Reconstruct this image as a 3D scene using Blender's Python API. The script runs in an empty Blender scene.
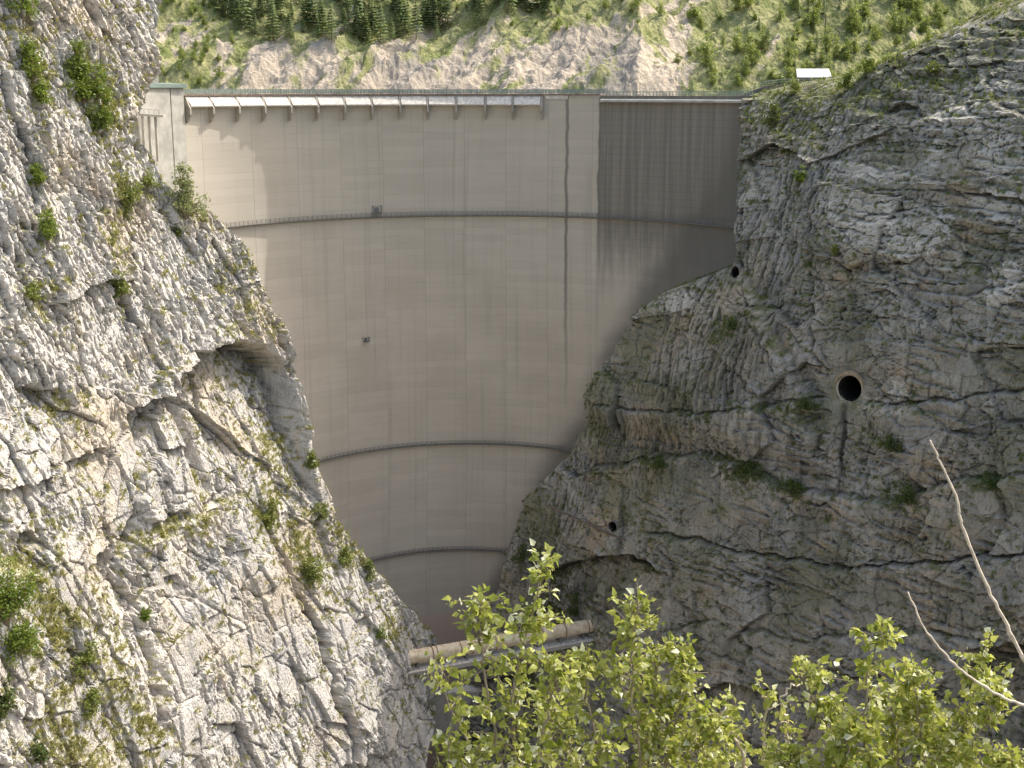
import bpy, math, random
import numpy as np
from mathutils import Vector

random.seed(7)
rng = np.random.default_rng(7)
scene = bpy.context.scene
COL = scene.collection
R_ = math.radians

# ------------------------------------------------------------------ camera model
W, H, F = 1024, 768, 1300.0
HOR = 90.0                                     # picture row of the horizon
TH = math.atan((H/2 - HOR)/F)
CT, ST = math.cos(TH), math.sin(TH)

def ray(px, py):
    xr = (np.asarray(px, float) - W/2)/F
    yu = (H/2 - np.asarray(py, float))/F
    return xr, CT + yu*ST, -ST + yu*CT         # x, y, z of an (unnormalised) view ray

def at(px, py, Y):
    x, y, z = ray(px, py)
    k = Y/y
    return np.array([x*k, Y, z*k])

def project(P):
    P = np.asarray(P, float)
    d = P[..., 1]*CT - P[..., 2]*ST
    u = P[..., 1]*ST + P[..., 2]*CT
    return W/2 + F*P[..., 0]/d, H/2 - F*u/d, d

# ------------------------------------------------------------------ noise
def hsh(ix, iy, seed):
    h = (ix.astype(np.int64)*374761393 + iy.astype(np.int64)*668265263 + seed*974634777) & 0xFFFFFFFF
    h = ((h ^ (h >> 13))*1274126177) & 0xFFFFFFFF
    h = ((h ^ (h >> 16))*2246822519) & 0xFFFFFFFF
    h = h ^ (h >> 15)
    return (h & 0xFFFFFF)/float(0x1000000)

def perlin(x, y, seed=0):
    x, y = np.broadcast_arrays(np.asarray(x, float), np.asarray(y, float))
    ix = np.floor(x); iy = np.floor(y)
    fx = x - ix; fy = y - iy
    u = fx*fx*fx*(fx*(fx*6 - 15) + 10); v = fy*fy*fy*(fy*(fy*6 - 15) + 10)
    def g(a, b):
        t = hsh(ix + a, iy + b, seed)*2*np.pi
        return np.cos(t)*(fx - a) + np.sin(t)*(fy - b)
    n0 = g(0, 0)*(1 - u) + g(1, 0)*u
    n1 = g(0, 1)*(1 - u) + g(1, 1)*u
    return (n0*(1 - v) + n1*v)*1.5

def fbm(x, y, octv=4, seed=0, gain=.5, lac=2.03):
    s = 0; a = 1.0
    for k in range(octv):
        s = s + a*perlin(x, y, seed + k*17)
        x = x*lac + 3.7; y = y*lac - 1.9; a *= gain
    return s

def ridged(x, y, octv=4, seed=0, gain=.5):
    s = 0; a = 1.0
    for k in range(octv):
        s = s + a*(1 - 2*np.abs(perlin(x, y, seed + k*13)))
        x = x*2.1 + 1.3; y = y*2.1 + 7.7; a *= gain
    return s

def facets(x, y, seed=0, tilt=1.0, jit=.95):
    """broken blocks: each Voronoi cell is a tilted plane; returns height, crack distance, cell random"""
    ix = np.floor(x); iy = np.floor(y)
    d1 = np.full(x.shape, 9.0); d2 = np.full(x.shape, 9.0)
    val = np.zeros(x.shape); cid = np.zeros(x.shape)
    for a in (-1, 0, 1):
        for b in (-1, 0, 1):
            cx = ix + a; cy = iy + b
            ox = cx + .5 + (hsh(cx, cy, seed) - .5)*jit
            oy = cy + .5 + (hsh(cx, cy, seed + 1) - .5)*jit
            dx = x - ox; dy = y - oy
            d = np.sqrt(dx*dx + dy*dy)
            r = hsh(cx, cy, seed + 2)
            hv = (r - .5) + tilt*((hsh(cx, cy, seed + 3) - .5)*dx + (hsh(cx, cy, seed + 4) - .5)*dy)
            n = d < d1
            d2 = np.where(n, d1, np.minimum(d2, d))
            val = np.where(n, hv, val); cid = np.where(n, hsh(cx, cy, seed + 5), cid)
            d1 = np.where(n, d, d1)
    return val, d2 - d1, cid

def sst(a, b, x):
    t = np.clip((x - a)/(b - a), 0, 1)
    return t*t*(3 - 2*t)

def softplus(x, w):
    return w*np.logaddexp(0, x/w)

def blur(a, r):
    for ax in (0, 1):
        p = np.pad(a, [(r + 1, r) if k == ax else (0, 0) for k in (0, 1)], mode='edge')
        c = np.cumsum(p, axis=ax)
        a = (np.take(c, range(2*r + 1, c.shape[ax]), axis=ax) - np.take(c, range(0, c.shape[ax] - 2*r - 1), axis=ax))/(2*r + 1)
    return a

# ------------------------------------------------------------------ object helpers
def tag(o, label=None, cat=None, group=None, kind=None):
    if label: o['label'] = label
    if cat: o['category'] = cat
    if group: o['group'] = group
    if kind: o['kind'] = kind
    return o

def empty(name, loc, label, cat, group=None, rz=0):
    o = bpy.data.objects.new(name, None); COL.objects.link(o)
    o.location = loc; o.rotation_euler.z = rz; o.empty_display_size = 1
    return tag(o, label, cat, group)

def link(name, me, m, parent=None, loc=(0, 0, 0)):
    if m: me.materials.clear(); me.materials.append(m)
    o = bpy.data.objects.new(name, me); COL.objects.link(o)
    o.location = loc
    if parent: o.parent = parent
    return o

def copy_tree(o, parent=None):
    c = o.copy(); COL.objects.link(c); c.parent = parent
    for ch in o.children: copy_tree(ch, c)
    return c

def grid_mesh(name, P, attrs=None, mask=None, smooth=True, uv=None, flip=False):
    n, m = P.shape[:2]
    me = bpy.data.meshes.new(name)
    idx = np.arange(n*m).reshape(n, m)
    q = np.stack([idx[:-1, :-1], idx[:-1, 1:], idx[1:, 1:], idx[1:, :-1]], -1)
    if flip: q = q[..., ::-1]
    q = q.reshape(-1, 4)
    if mask is not None: q = q[mask[:-1, :-1].reshape(-1)]
    me.vertices.add(n*m); me.vertices.foreach_set('co', P.reshape(-1).astype(np.float32))
    me.loops.add(q.size); me.loops.foreach_set('vertex_index', q.reshape(-1).astype(np.int32))
    me.polygons.add(len(q))
    me.polygons.foreach_set('loop_start', np.arange(0, q.size, 4, dtype=np.int32))
    me.polygons.foreach_set('loop_total', np.full(len(q), 4, dtype=np.int32))
    if uv is not None:
        l = me.uv_layers.new(name='UVMap')
        l.data.foreach_set('uv', uv.reshape(-1, 2)[q.reshape(-1)].reshape(-1).astype(np.float32))
    if attrs is not None:
        a = me.color_attributes.new('mask', 'FLOAT_COLOR', 'POINT')
        c = np.zeros((n*m, 4), np.float32); c[:, :attrs.shape[-1]] = attrs.reshape(n*m, -1)
        a.data.foreach_set('color', c.reshape(-1))
    me.update(calc_edges=True)
    me.polygons.foreach_set('use_smooth', np.full(len(q), smooth)); me.update()
    return me

class MB:
    """collects shapes for ONE mesh"""
    def __init__(s): s.v = []; s.f = []
    def add(s, vs, fs):
        b = len(s.v); s.v += [tuple(map(float, v)) for v in vs]; s.f += [tuple(i + b for i in f) for f in fs]
    def hexa(s, p):                      # 8 points: bottom 0-3, top 4-7
        s.add(p, [(3, 2, 1, 0), (4, 5, 6, 7), (0, 1, 5, 4), (1, 2, 6, 5), (2, 3, 7, 6), (3, 0, 4, 7)])
    def box(s, c, sx, sy, sz, ax=(1, 0), ):
        ax = np.array([ax[0], ax[1], 0.]); ay = np.array([-ax[1], ax[0], 0.]); az = np.array([0, 0, 1.]); c = np.array(c, float)
        s.hexa([c + ax*i*sx/2 + ay*j*sy/2 + az*k*sz/2 for k in (-1, 1) for i, j in ((-1, -1), (1, -1), (1, 1), (-1, 1))])
    def tube(s, pts, rad, seg=8, cap=True):
        pts = [np.array(p, float) for p in pts]; n = len(pts)
        rad = [rad]*n if np.isscalar(rad) else rad
        vs = []; prev = None
        for i, p in enumerate(pts):
            t = pts[min(i + 1, n - 1)] - pts[max(i - 1, 0)]; t = t/(np.linalg.norm(t) + 1e-9)
            if prev is None:
                u = np.cross(t, [0, 0, 1.] if abs(t[2]) < .9 else [1., 0, 0])
            else:
                u = prev - t*np.dot(prev, t)
            u = u/(np.linalg.norm(u) + 1e-9); prev = u; w = np.cross(t, u)
            for k in range(seg):
                a = 2*math.pi*k/seg
                vs.append(p + rad[i]*(math.cos(a)*u + math.sin(a)*w))
        fs = [(i*seg + k, i*seg + (k + 1) % seg, (i + 1)*seg + (k + 1) % seg, (i + 1)*seg + k) for i in range(n - 1) for k in range(seg)]
        if cap: fs += [tuple(range(seg))[::-1], tuple((n - 1)*seg + k for k in range(seg))]
        s.add(vs, fs)
    def sweep(s, path, prof, closed=True):
        """path: list of (point, out_dir); prof: [(out, up), ...] closed profile"""
        m = len(prof); vs = []
        for p, o in path:
            for a, b in prof: vs.append(np.array(p) + np.array(o)*a + np.array([0, 0, b]))
        fs = []
        for i in range(len(path) - 1):
            for k in range(m):
                fs.append((i*m + k, i*m + (k + 1) % m, (i + 1)*m + (k + 1) % m, (i + 1)*m + k))
        fs += [tuple(range(m))[::-1], tuple((len(path) - 1)*m + k for k in range(m))]
        s.add(vs, fs)
    def mesh(s, name, smooth=False):
        me = bpy.data.meshes.new(name); me.from_pydata(s.v, [], s.f); me.update()
        if smooth: me.polygons.foreach_set('use_smooth', np.full(len(me.polygons), True))
        return me
    def build(s, name, m, parent=None, loc=(0, 0, 0), smooth=False):
        import bmesh
        me = s.mesh(name, smooth); bm = bmesh.new(); bm.from_mesh(me); bmesh.ops.recalc_face_normals(bm, faces=bm.faces); bm.to_mesh(me); bm.free()
        o = link(name, me, m, parent)
        o.location = loc
        return o

# ------------------------------------------------------------------ materials
def mat(name):
    m = bpy.data.materials.new(name); m.use_nodes = True
    nt = m.node_tree; nt.nodes.clear()
    out = nt.nodes.new('ShaderNodeOutputMaterial'); b = nt.nodes.new('ShaderNodeBsdfPrincipled')
    b.inputs['Specular IOR Level'].default_value = .25
    nt.links.new(b.outputs[0], out.inputs[0])
    return m, nt, b

class G:
    """small node-graph helper"""
    def __init__(s, nt): s.nt = nt
    def n(s, t, **kw):
        n = s.nt.nodes.new(t)
        for k, v in kw.items(): setattr(n, k, v)
        return n
    def put(s, sock, v):
        if hasattr(v, 'is_output') or isinstance(v, bpy.types.NodeSocket): s.nt.links.new(v, sock)
        else: sock.default_value = (*v, 1) if isinstance(v, tuple) and len(v) == 3 and sock.type == 'RGBA' else v
    def mix(s, f, a, b, mode='MIX'):
        n = s.n('ShaderNodeMix', data_type='RGBA', blend_type=mode)
        s.put(n.inputs[0], f); s.put(n.inputs[6], a); s.put(n.inputs[7], b); return n.outputs[2]
    def math(s, op, a, b=0.0, c=None, clamp=False):
        n = s.n('ShaderNodeMath', operation=op, use_clamp=clamp)
        s.put(n.inputs[0], a); s.put(n.inputs[1], b)
        if c is not None: s.put(n.inputs[2], c)
        return n.outputs[0]
    def ramp(s, v, lo, hi, a=0., b=1.):
        n = s.n('ShaderNodeMapRange', interpolation_type='SMOOTHSTEP')
        s.put(n.inputs[0], v)
        for i, x in zip((1, 2, 3, 4), (lo, hi, a, b)): n.inputs[i].default_value = x
        return n.outputs[0]
    def noise(s, co, scale, detail=4, rough=.55, dist=0.):
        n = s.n('ShaderNodeTexNoise'); s.nt.links.new(co, n.inputs['Vector'])
        n.inputs['Scale'].default_value = scale; n.inputs['Detail'].default_value = detail
        n.inputs['Roughness'].default_value = rough; n.inputs['Distortion'].default_value = dist
        return n.outputs['Fac']
    def scaled(s, co, sc, rot=(0, 0, 0)):
        n = s.n('ShaderNodeMapping'); s.nt.links.new(co, n.inputs[0])
        n.inputs['Scale'].default_value = sc; n.inputs['Rotation'].default_value = rot; return n.outputs[0]
    def obj(s): return s.n('ShaderNodeTexCoord').outputs['Object']
    def bump(s, h, strength, dist, normal=None):
        n = s.n('ShaderNodeBump'); n.inputs['Strength'].default_value = strength; n.inputs['Distance'].default_value = dist
        s.put(n.inputs['Height'], h)
        if normal is not None: s.nt.links.new(normal, n.inputs['Normal'])
        return n.outputs[0]

def simple(name, col, rough=.8, var=.25, scale=2.0, metal=0., dark=None, bumpd=0.):
    m, nt, b = mat(name); g = G(nt); co = g.obj()
    n = g.noise(co, scale, 5, .6)
    d = dark or tuple(c*(1 - var) for c in col); l = tuple(min(1, c*(1 + var)) for c in col)
    c = g.mix(g.ramp(n, .3, .7), d, l)
    nt.links.new(c, b.inputs['Base Color']); b.inputs['Roughness'].default_value = rough; b.inputs['Metallic'].default_value = metal
    if bumpd: nt.links.new(g.bump(g.noise(co, scale*4, 4), .6, bumpd), b.inputs['Normal'])
    return m

def rock_mat(name, light, dark, warm, cool, moss_a, moss_b, streak, bumpk, upright=False):
    m, nt, b = mat(name); g = G(nt); co = g.obj()
    at_ = g.n('ShaderNodeAttribute', attribute_name='mask')
    sep = g.n('ShaderNodeSeparateColor'); nt.links.new(at_.outputs['Color'], sep.inputs[0])
    moss, tone, cav = sep.outputs[0], sep.outputs[1], sep.outputs[2]
    big = g.noise(co, .045, 4, .55); mid = g.noise(co, .35, 6, .65); fine = g.noise(co, 2.2, 6, .7)
    c = g.mix(tone, dark, light)
    c = g.mix(g.ramp(big, .5, .68, 0, .75), c, warm)
    c = g.mix(g.ramp(g.noise(g.scaled(co, (1, 1, .6)), .09, 5, .6, .5), .52, .66, 0, .7), c, cool)
    c = g.mix(g.ramp(mid, .3, .62, .5, 0), c, dark)
    c = g.mix(g.math('MULTIPLY', g.ramp(fine, .45, .28), .5), c, tuple(x*.35 for x in dark))
    # water streaks running down the face
    st = g.noise(g.scaled(co, (.55, .55, .035)), 1.0, 5, .6, .3)
    sm = g.math('MULTIPLY', g.ramp(st, .52, .68, 0, 1), g.ramp(g.noise(co, .03, 2), .42, .6))
    c = g.mix(g.math('MULTIPLY', sm, streak), c, tuple(x*.4 for x in dark))
    st2 = g.noise(g.scaled(co, (.4, .4, .03)), 1.3, 4, .6, .3)
    c = g.mix(g.math('MULTIPLY', g.ramp(st2, .57, .7, 0, 1), .55), c, warm)
    if upright:
        v1 = g.noise(g.scaled(co, (1.6, 1.6, .22)), 1.0, 6, .7, .4)
        c = g.mix(g.ramp(v1, .34, .5, .5, 0), c, tuple(x*.55 for x in dark)); c = g.mix(g.ramp(v1, .56, .74, 0, .35), c, tuple(min(1, x*1.25) for x in light))
        c = g.mix(g.ramp(g.noise(co, .05, 4, .6), .46, .66, 0, .7), c, (.175, .178, .115)); c = g.mix(g.ramp(g.noise(g.scaled(co, (1.3, 1.3, .5)), .075, 5, .65), .54, .66, 0, .55), c, (.14, .14, .132))
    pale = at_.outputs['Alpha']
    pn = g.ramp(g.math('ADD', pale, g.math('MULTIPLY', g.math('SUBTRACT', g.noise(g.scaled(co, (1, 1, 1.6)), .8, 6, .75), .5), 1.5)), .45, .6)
    c = g.mix(g.math('MULTIPLY', pn, g.ramp(pale, .05, .3)), c, (.50, .475, .42))  # pale flakes imitate sunlit facets in the base colour
    c = g.mix(g.math('MULTIPLY', cav, 1.0, clamp=True), c, tuple(x*.32 for x in dark))  # cav holds cracks and stains, plus recess shade painted into the colour
    mc = g.mix(g.ramp(g.noise(co, .9, 4, .6), .35, .65), moss_a, moss_b)
    c = g.mix(moss, c, mc)
    nt.links.new(c, b.inputs['Base Color']); b.inputs['Roughness'].default_value = .92; b.inputs['Specular IOR Level'].default_value = .1
    v = g.n('ShaderNodeTexVoronoi', feature='DISTANCE_TO_EDGE'); nt.links.new(g.scaled(co, (1.5, 1.5, .55), (0, .3, 0)), v.inputs['Vector']); v.inputs['Scale'].default_value = 1
    b1 = g.bump(g.ramp(v.outputs['Distance'], 0, .18), .5*bumpk, .25)
    b2 = g.bump(fine, .8*bumpk, .35, b1)
    nt.links.new(b2, b.inputs['Normal'])
    return m

M = {}
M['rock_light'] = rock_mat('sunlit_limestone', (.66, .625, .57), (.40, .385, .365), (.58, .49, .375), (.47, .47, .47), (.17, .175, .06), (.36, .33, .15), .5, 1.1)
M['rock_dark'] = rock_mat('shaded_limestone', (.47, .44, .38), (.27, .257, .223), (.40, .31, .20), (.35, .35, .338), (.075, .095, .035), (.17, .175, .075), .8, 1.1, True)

def dam_mat():
    m, nt, b = mat('dam_concrete'); g = G(nt)
    uv = g.n('ShaderNodeTexCoord').outputs['UV']
    sp = g.n('ShaderNodeSeparateXYZ'); nt.links.new(uv, sp.inputs[0]); u, z = sp.outputs[0], sp.outputs[1]
    mo = g.noise(g.scaled(uv, (1, 1, 1)), .05, 5, .6)
    c = g.mix(g.ramp(mo, .3, .7), (.49, .43, .35), (.555, .495, .41))
    c = g.mix(g.ramp(z, -75, -25, 0, .55), c, (.46, .43, .37))
    c = g.mix(g.ramp(z, -85, -135, 0, .35), c, (.58, .515, .42))  # lower wall lightened in colour to offset the gorge's occlusion
    # lift lines of the pours, each lift a slightly different tone
    zi = g.math('FLOOR', g.math('DIVIDE', z, 2.0)); ui = g.math('FLOOR', g.math('DIVIDE', g.math('ADD', u, 6), 12.0))
    cb = g.n('ShaderNodeCombineXYZ'); nt.links.new(zi, cb.inputs[0]); nt.links.new(ui, cb.inputs[1])
    wn = g.n('ShaderNodeTexWhiteNoise'); nt.links.new(cb.outputs[0], wn.inputs['Vector'])
    c = g.mix(g.math('MULTIPLY', wn.outputs['Value'], .24), c, (.33, .295, .24))
    zf = g.math('FRACT', g.math('DIVIDE', z, 2.0)); line = g.ramp(zf, .0, .12, 1, 0)
    brk = g.ramp(g.noise(g.scaled(uv, (.08, .5, 1)), 1, 3), .4, .65)
    c = g.mix(g.math('MULTIPLY', g.math('MULTIPLY', line, brk), .42), c, (.26, .235, .2))
    uf = g.math('ABSOLUTE', g.math('SUBTRACT', g.math('FRACT', g.math('DIVIDE', g.math('ADD', u, 6), 12.0)), .5))
    vj = g.ramp(uf, .485, .499, 0, 1)
    c = g.mix(g.math('MULTIPLY', vj, .35), c, (.25, .22, .185))
    # vertical weather streaks
    st = g.noise(g.scaled(uv, (.5, .012, 1)), 1, 5, .65)
    c = g.mix(g.ramp(st, .5, .75, 0, .4), c, (.30, .27, .22))
    st3 = g.noise(g.scaled(uv, (.22, .01, 1)), 1.7, 3, .5)
    c = g.mix(g.ramp(st3, .55, .75, 0, .35), c, (.52, .47, .39))
    # dark wet stain along two joints
    def joint(u0, w, z0, z1, k):
        nonlocal c
        d = g.math('ABSOLUTE', g.math('SUBTRACT', g.math('ADD', u, g.math('MULTIPLY', g.math('SUBTRACT', g.noise(g.scaled(uv, (0.01, .15, 1)), 1, 3), .5), 1.2)), u0))
        f = g.math('MULTIPLY', g.ramp(d, w*.3, w, 1, 0), g.ramp(z, z1, z0, 0, 1))
        c = g.mix(g.math('MULTIPLY', f, k), c, (.10, .093, .08))
    joint(UJ[0], .62, -45, -105, .66); joint(UJ[1], .55, -30, -62, .75)
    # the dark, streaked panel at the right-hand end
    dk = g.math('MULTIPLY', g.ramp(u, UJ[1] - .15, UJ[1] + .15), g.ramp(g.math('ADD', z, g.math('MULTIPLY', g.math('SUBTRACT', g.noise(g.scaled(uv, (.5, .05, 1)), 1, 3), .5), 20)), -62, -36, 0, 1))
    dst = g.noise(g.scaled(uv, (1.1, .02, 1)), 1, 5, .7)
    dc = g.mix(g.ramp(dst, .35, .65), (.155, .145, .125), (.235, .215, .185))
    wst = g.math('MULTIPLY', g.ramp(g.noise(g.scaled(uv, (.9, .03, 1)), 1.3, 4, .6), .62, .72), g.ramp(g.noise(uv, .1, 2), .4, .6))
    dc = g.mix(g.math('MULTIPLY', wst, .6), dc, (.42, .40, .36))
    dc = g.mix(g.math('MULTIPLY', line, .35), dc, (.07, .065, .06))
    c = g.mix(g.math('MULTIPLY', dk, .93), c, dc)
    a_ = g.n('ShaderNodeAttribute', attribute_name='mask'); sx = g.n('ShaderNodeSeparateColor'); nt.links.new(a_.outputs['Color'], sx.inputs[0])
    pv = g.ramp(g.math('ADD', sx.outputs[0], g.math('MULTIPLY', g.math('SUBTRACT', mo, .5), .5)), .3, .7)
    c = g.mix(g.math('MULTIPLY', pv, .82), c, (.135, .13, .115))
    # ochre foot of the wall
    ft = g.ramp(g.math('ADD', z, g.math('MULTIPLY', g.math('SUBTRACT', mo, .5), 3)), ZF, ZF - .6, 0, 1)
    c = g.mix(g.math('MULTIPLY', ft, .75), c, (.55, .42, .33))
    nt.links.new(c, b.inputs['Base Color']); b.inputs['Roughness'].default_value = .9; b.inputs['Specular IOR Level'].default_value = .15
    h = g.math('ADD', g.math('MULTIPLY', line, -.5), g.math('MULTIPLY', vj, -1.))
    n1 = g.bump(h, .25, .06); nt.links.new(g.bump(g.noise(uv, 1.5, 4), .25, .1, n1), b.inputs['Normal'])
    return m

def leaf_mat(name, ca, cb, trans=.35, scale=.8, gloss=.45, cc=None, glint=False):
    m, nt, b = mat(name); g = G(nt); co = g.obj()
    gi = g.n('ShaderNodeNewGeometry')
    c = g.mix(gi.outputs['Random Per Island'], ca, cb)
    if glint: c = g.mix(g.ramp(gi.outputs['Random Per Island'], .86, .9), c, (.74, .74, .55))  # some leaves whitened in base colour to imitate sun glints
    if cc: c = g.mix(g.ramp(g.noise(co, scale, 3), .45, .6), c, cc)
    nt.links.new(c, b.inputs['Base Color']); b.inputs['Roughness'].default_value = gloss; b.inputs['Specular IOR Level'].default_value = .3
    t = nt.nodes.new('ShaderNodeBsdfTranslucent')
    nt.links.new(g.mix(.35, c, (.55, .6, .08), 'MIX'), t.inputs[0])
    mx = nt.nodes.new('ShaderNodeMixShader'); mx.inputs[0].default_value = trans
    nt.links.new(b.outputs[0], mx.inputs[1]); nt.links.new(t.outputs[0], mx.inputs[2])
    nt.links.new(mx.outputs[0], [n for n in nt.nodes if n.type == 'OUTPUT_MATERIAL'][0].inputs[0])
    return m

M['leaf_near'] = leaf_mat('sapling_leaf', (.15, .20, .02), (.56, .56, .17), .42, gloss=.28, glint=True)
M['leaf_bush'] = leaf_mat('bush_leaf', (.065, .12, .015), (.17, .23, .04), .35)
M['leaf_pale'] = leaf_mat('pale_bush_leaf', (.16, .19, .09), (.30, .32, .17), .3)
M['leaf_olive'] = leaf_mat('olive_bush_leaf', (.10, .14, .03), (.22, .245, .07), .3)
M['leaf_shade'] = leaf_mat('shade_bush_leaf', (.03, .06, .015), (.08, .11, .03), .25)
M['needle'] = leaf_mat('spruce_needle', (.15, .215, .11), (.25, .31, .155), .4)  # needle colours lightened, distance haze put into them
M['leaf_hill'] = leaf_mat('hill_tree_leaf', (.16, .22, .05), (.28, .32, .10), .35)
M['grass'] = leaf_mat('cliff_grass', (.19, .20, .06), (.40, .36, .16), .3)
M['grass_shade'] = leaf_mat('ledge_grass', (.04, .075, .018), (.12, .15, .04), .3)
M['bark'] = simple('bark', (.22, .17, .12), .9, .35, 6, bumpd=.01)
M['twig'] = simple('pale_twig', (.60, .52, .42), .8, .25, 9)
M['stem'] = simple('sapling_bark', (.30, .25, .18), .8, .3, 9)
M['white_concrete'] = simple('pale_concrete', (.56, .53, .475), .85, .22, 1.2)
M['concrete'] = simple('weathered_concrete', (.40, .385, .345), .9, .18, .35, bumpd=.03)
M['dark_concrete'] = simple('stained_concrete', (.17, .16, .14), .9, .3, .5, bumpd=.03)
M['grey_steel'] = simple('dull_steel', (.16, .165, .165), .6, .2, 1, metal=.3)
M['walk_steel'] = simple('walkway_steel', (.20, .195, .18), .7, .2, 1)
M['green_rail'] = simple('green_painted_rail', (.22, .27, .24), .6, .15, 1)
M['rust'] = simple('rusty_beam', (.13, .10, .085), .8, .3, 1)
M['beam'] = simple('red_brown_beam', (.23, .18, .15), .85, .25, .8)
M['pier'] = simple('pier_concrete', (.34, .315, .27), .9, .2, .5)
M['roof_green'] = simple('green_grey_roof', (.19, .24, .22), .6, .15, .5)
M['pipe'] = simple('pale_pipe', (.60, .53, .40), .75, .12, .8, dark=(.46, .36, .23))
M['band'] = simple('rusty_band', (.25, .16, .10), .8, .3, 1)
M['white_roof'] = simple('white_sheet_roof', (.62, .62, .615), .6, .12, .9)
M['void'] = simple('tunnel_rock', (.035, .033, .03), .95, .3, .6)
M['lining_ochre'] = simple('ochre_stained_concrete', (.30, .23, .15), .9, .3, .8)
M['asphalt'] = simple('asphalt', (.06, .06, .058), .9, .2, .5)
M['wood'] = simple('old_wood', (.12, .09, .065), .85, .3, 3)
M['soil'] = simple('slope_soil', (.13, .12, .07), .95, .4, .3, bumpd=.1)
M['gravel'] = simple('gorge_rubble', (.20, .19, .17), .95, .4, .12, bumpd=.3)

# ------------------------------------------------------------------ dam geometry
E1 = np.array([.991, .128, 0]); E2 = np.array([-.128, .991, 0])
LEVZ = np.array([0., -38., -110., -147., -240.])
LEVR = np.array([89., 84., 57., 42., 30.])
APX = np.array([[-19.8, 384.6], [-20., 386.5], [-20., 384.], [-20.5, 378.], [-21., 362.]])
from functools import lru_cache
def lev(z):
    z = np.asarray(z, float)
    zz = -z; xs = -LEVZ
    # smooth (cubic Hermite) interpolation down the face
    def herm(ys):
        d = np.gradient(ys, xs); i = np.clip(np.searchsorted(xs, zz) - 1, 0, len(xs) - 2)
        h = xs[i + 1] - xs[i]; t = (zz - xs[i])/h
        return (ys[i]*(2*t**3 - 3*t**2 + 1) + d[i]*h*(t**3 - 2*t**2 + t) + ys[i + 1]*(-2*t**3 + 3*t**2) + d[i + 1]*h*(t**3 - t**2))
    return herm(LEVR), herm(APX[:, 0]), herm(APX[:, 1])

def dam_pt(phi, z, off=0.):
    """point on the downstream face (off > 0 : towards the viewer's side)"""
    phi, z = np.broadcast_arrays(np.asarray(phi, float), np.asarray(z, float))
    r, ax, ay = lev(z)
    cx = ax - r*E2[0]; cy = ay - r*E2[1]
    rr = r - off
    x = cx + rr*(np.sin(phi)*E1[0] + np.cos(phi)*E2[0]); y = cy + rr*(np.sin(phi)*E1[1] + np.cos(phi)*E2[1])
    return np.stack([x, y, z + 0*x], -1)

def dam_out(phi):
    return -(math.sin(phi)*E1 + math.cos(phi)*E2)

PH = np.linspace(R_(-88), R_(88), 4000)
def phi_at(px, z, off=0.):
    x, y, d = project(dam_pt(PH, z, off)); return float(np.interp(px, x, PH))

UJ = []
for px in (567.5, 600.5):
    p = phi_at(px, -6.); UJ.append(float(lev(-6.)[0]*math.sin(p)))
ZF = float(at(440, 614, 375)[2])
M['dam'] = dam_mat()

# ================================================================== THE DAM
dam = empty('dam', (-14, 340, -235), 'tall pale concrete arch dam closing the gorge between two cliffs', 'dam')
def child(o, parent):
    o.parent = parent; o.matrix_parent_inverse = parent.matrix_world.inverted() if False else o.matrix_parent_inverse
    o.location = (o.location.x - parent.location.x, o.location.y - parent.location.y, o.location.z - parent.location.z)
    return o

ZT = -1.5                                     # top of the wall
nphi, nz = 260, 300
ph = np.linspace(R_(-80), R_(80), nphi); zz = np.linspace(-238, ZT, nz)
PHI, ZZ = np.meshgrid(ph, zz)
def thick(z): return 3.6 + 17*np.clip(-z/240, 0, 1)**1.1
def phi_end(z_):
    x, y, d = project(dam_pt(PH, z_)); lim = np.interp(y, [60, 95, 160, 240, 268, 283, 298, 318, 351, 391, 424, 460, 486, 506, 536, 566, 606, 646, 706, 774], [762, 758, 752, 750, 746, 722, 695, 664, 640, 620, 604, 584, 566, 550, 540, 532, 524, 512, 500, 480])
    k = np.where(x > lim)[0]; return min(R_(80), PH[k[0]] if len(k) else R_(80))
pe = np.array([phi_end(q) for q in zz])
pe = np.convolve(np.pad(pe, 4, mode='edge'), np.ones(9)/9, 'valid')
PHI = R_(-80) + (PHI - R_(-80))/R_(160)*(pe[:, None] + R_(80))
uJ = lev(ZZ)[0]*np.sin(PHI)
FACE = dam_pt(PHI, ZZ, 0.0)
# the right-hand panel stops lower
BACK = dam_pt(PHI, ZZ, -thick(ZZ))
allP = np.concatenate([FACE, BACK[::-1]], 0)
allP = np.concatenate([allP, allP[:1]], 0)
uvs = np.stack([np.concatenate([uJ, uJ[::-1], uJ[:1]]), np.concatenate([ZZ, ZZ[::-1], ZZ[:1]])], -1)
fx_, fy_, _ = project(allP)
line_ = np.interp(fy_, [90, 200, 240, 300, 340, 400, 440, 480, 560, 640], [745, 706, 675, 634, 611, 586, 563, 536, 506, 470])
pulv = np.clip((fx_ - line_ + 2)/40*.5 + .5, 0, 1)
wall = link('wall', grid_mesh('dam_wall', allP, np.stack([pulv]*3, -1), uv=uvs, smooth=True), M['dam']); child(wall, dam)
# keep the crest edge crisp
me = wall.data
ea = me.attributes.new('sharp_edge', 'BOOLEAN', 'EDGE')
vz = allP.reshape(-1, 3)[:, 2]
ev = np.zeros(len(me.edges)*2, np.int32); me.edges.foreach_get('vertices', ev); ev = ev.reshape(-1, 2)
row = ev // nphi
sh = (row[:, 0] == row[:, 1]) & np.isin(row[:, 0], (nz - 1, nz))
ea.data.foreach_set('value', sh)

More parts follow.
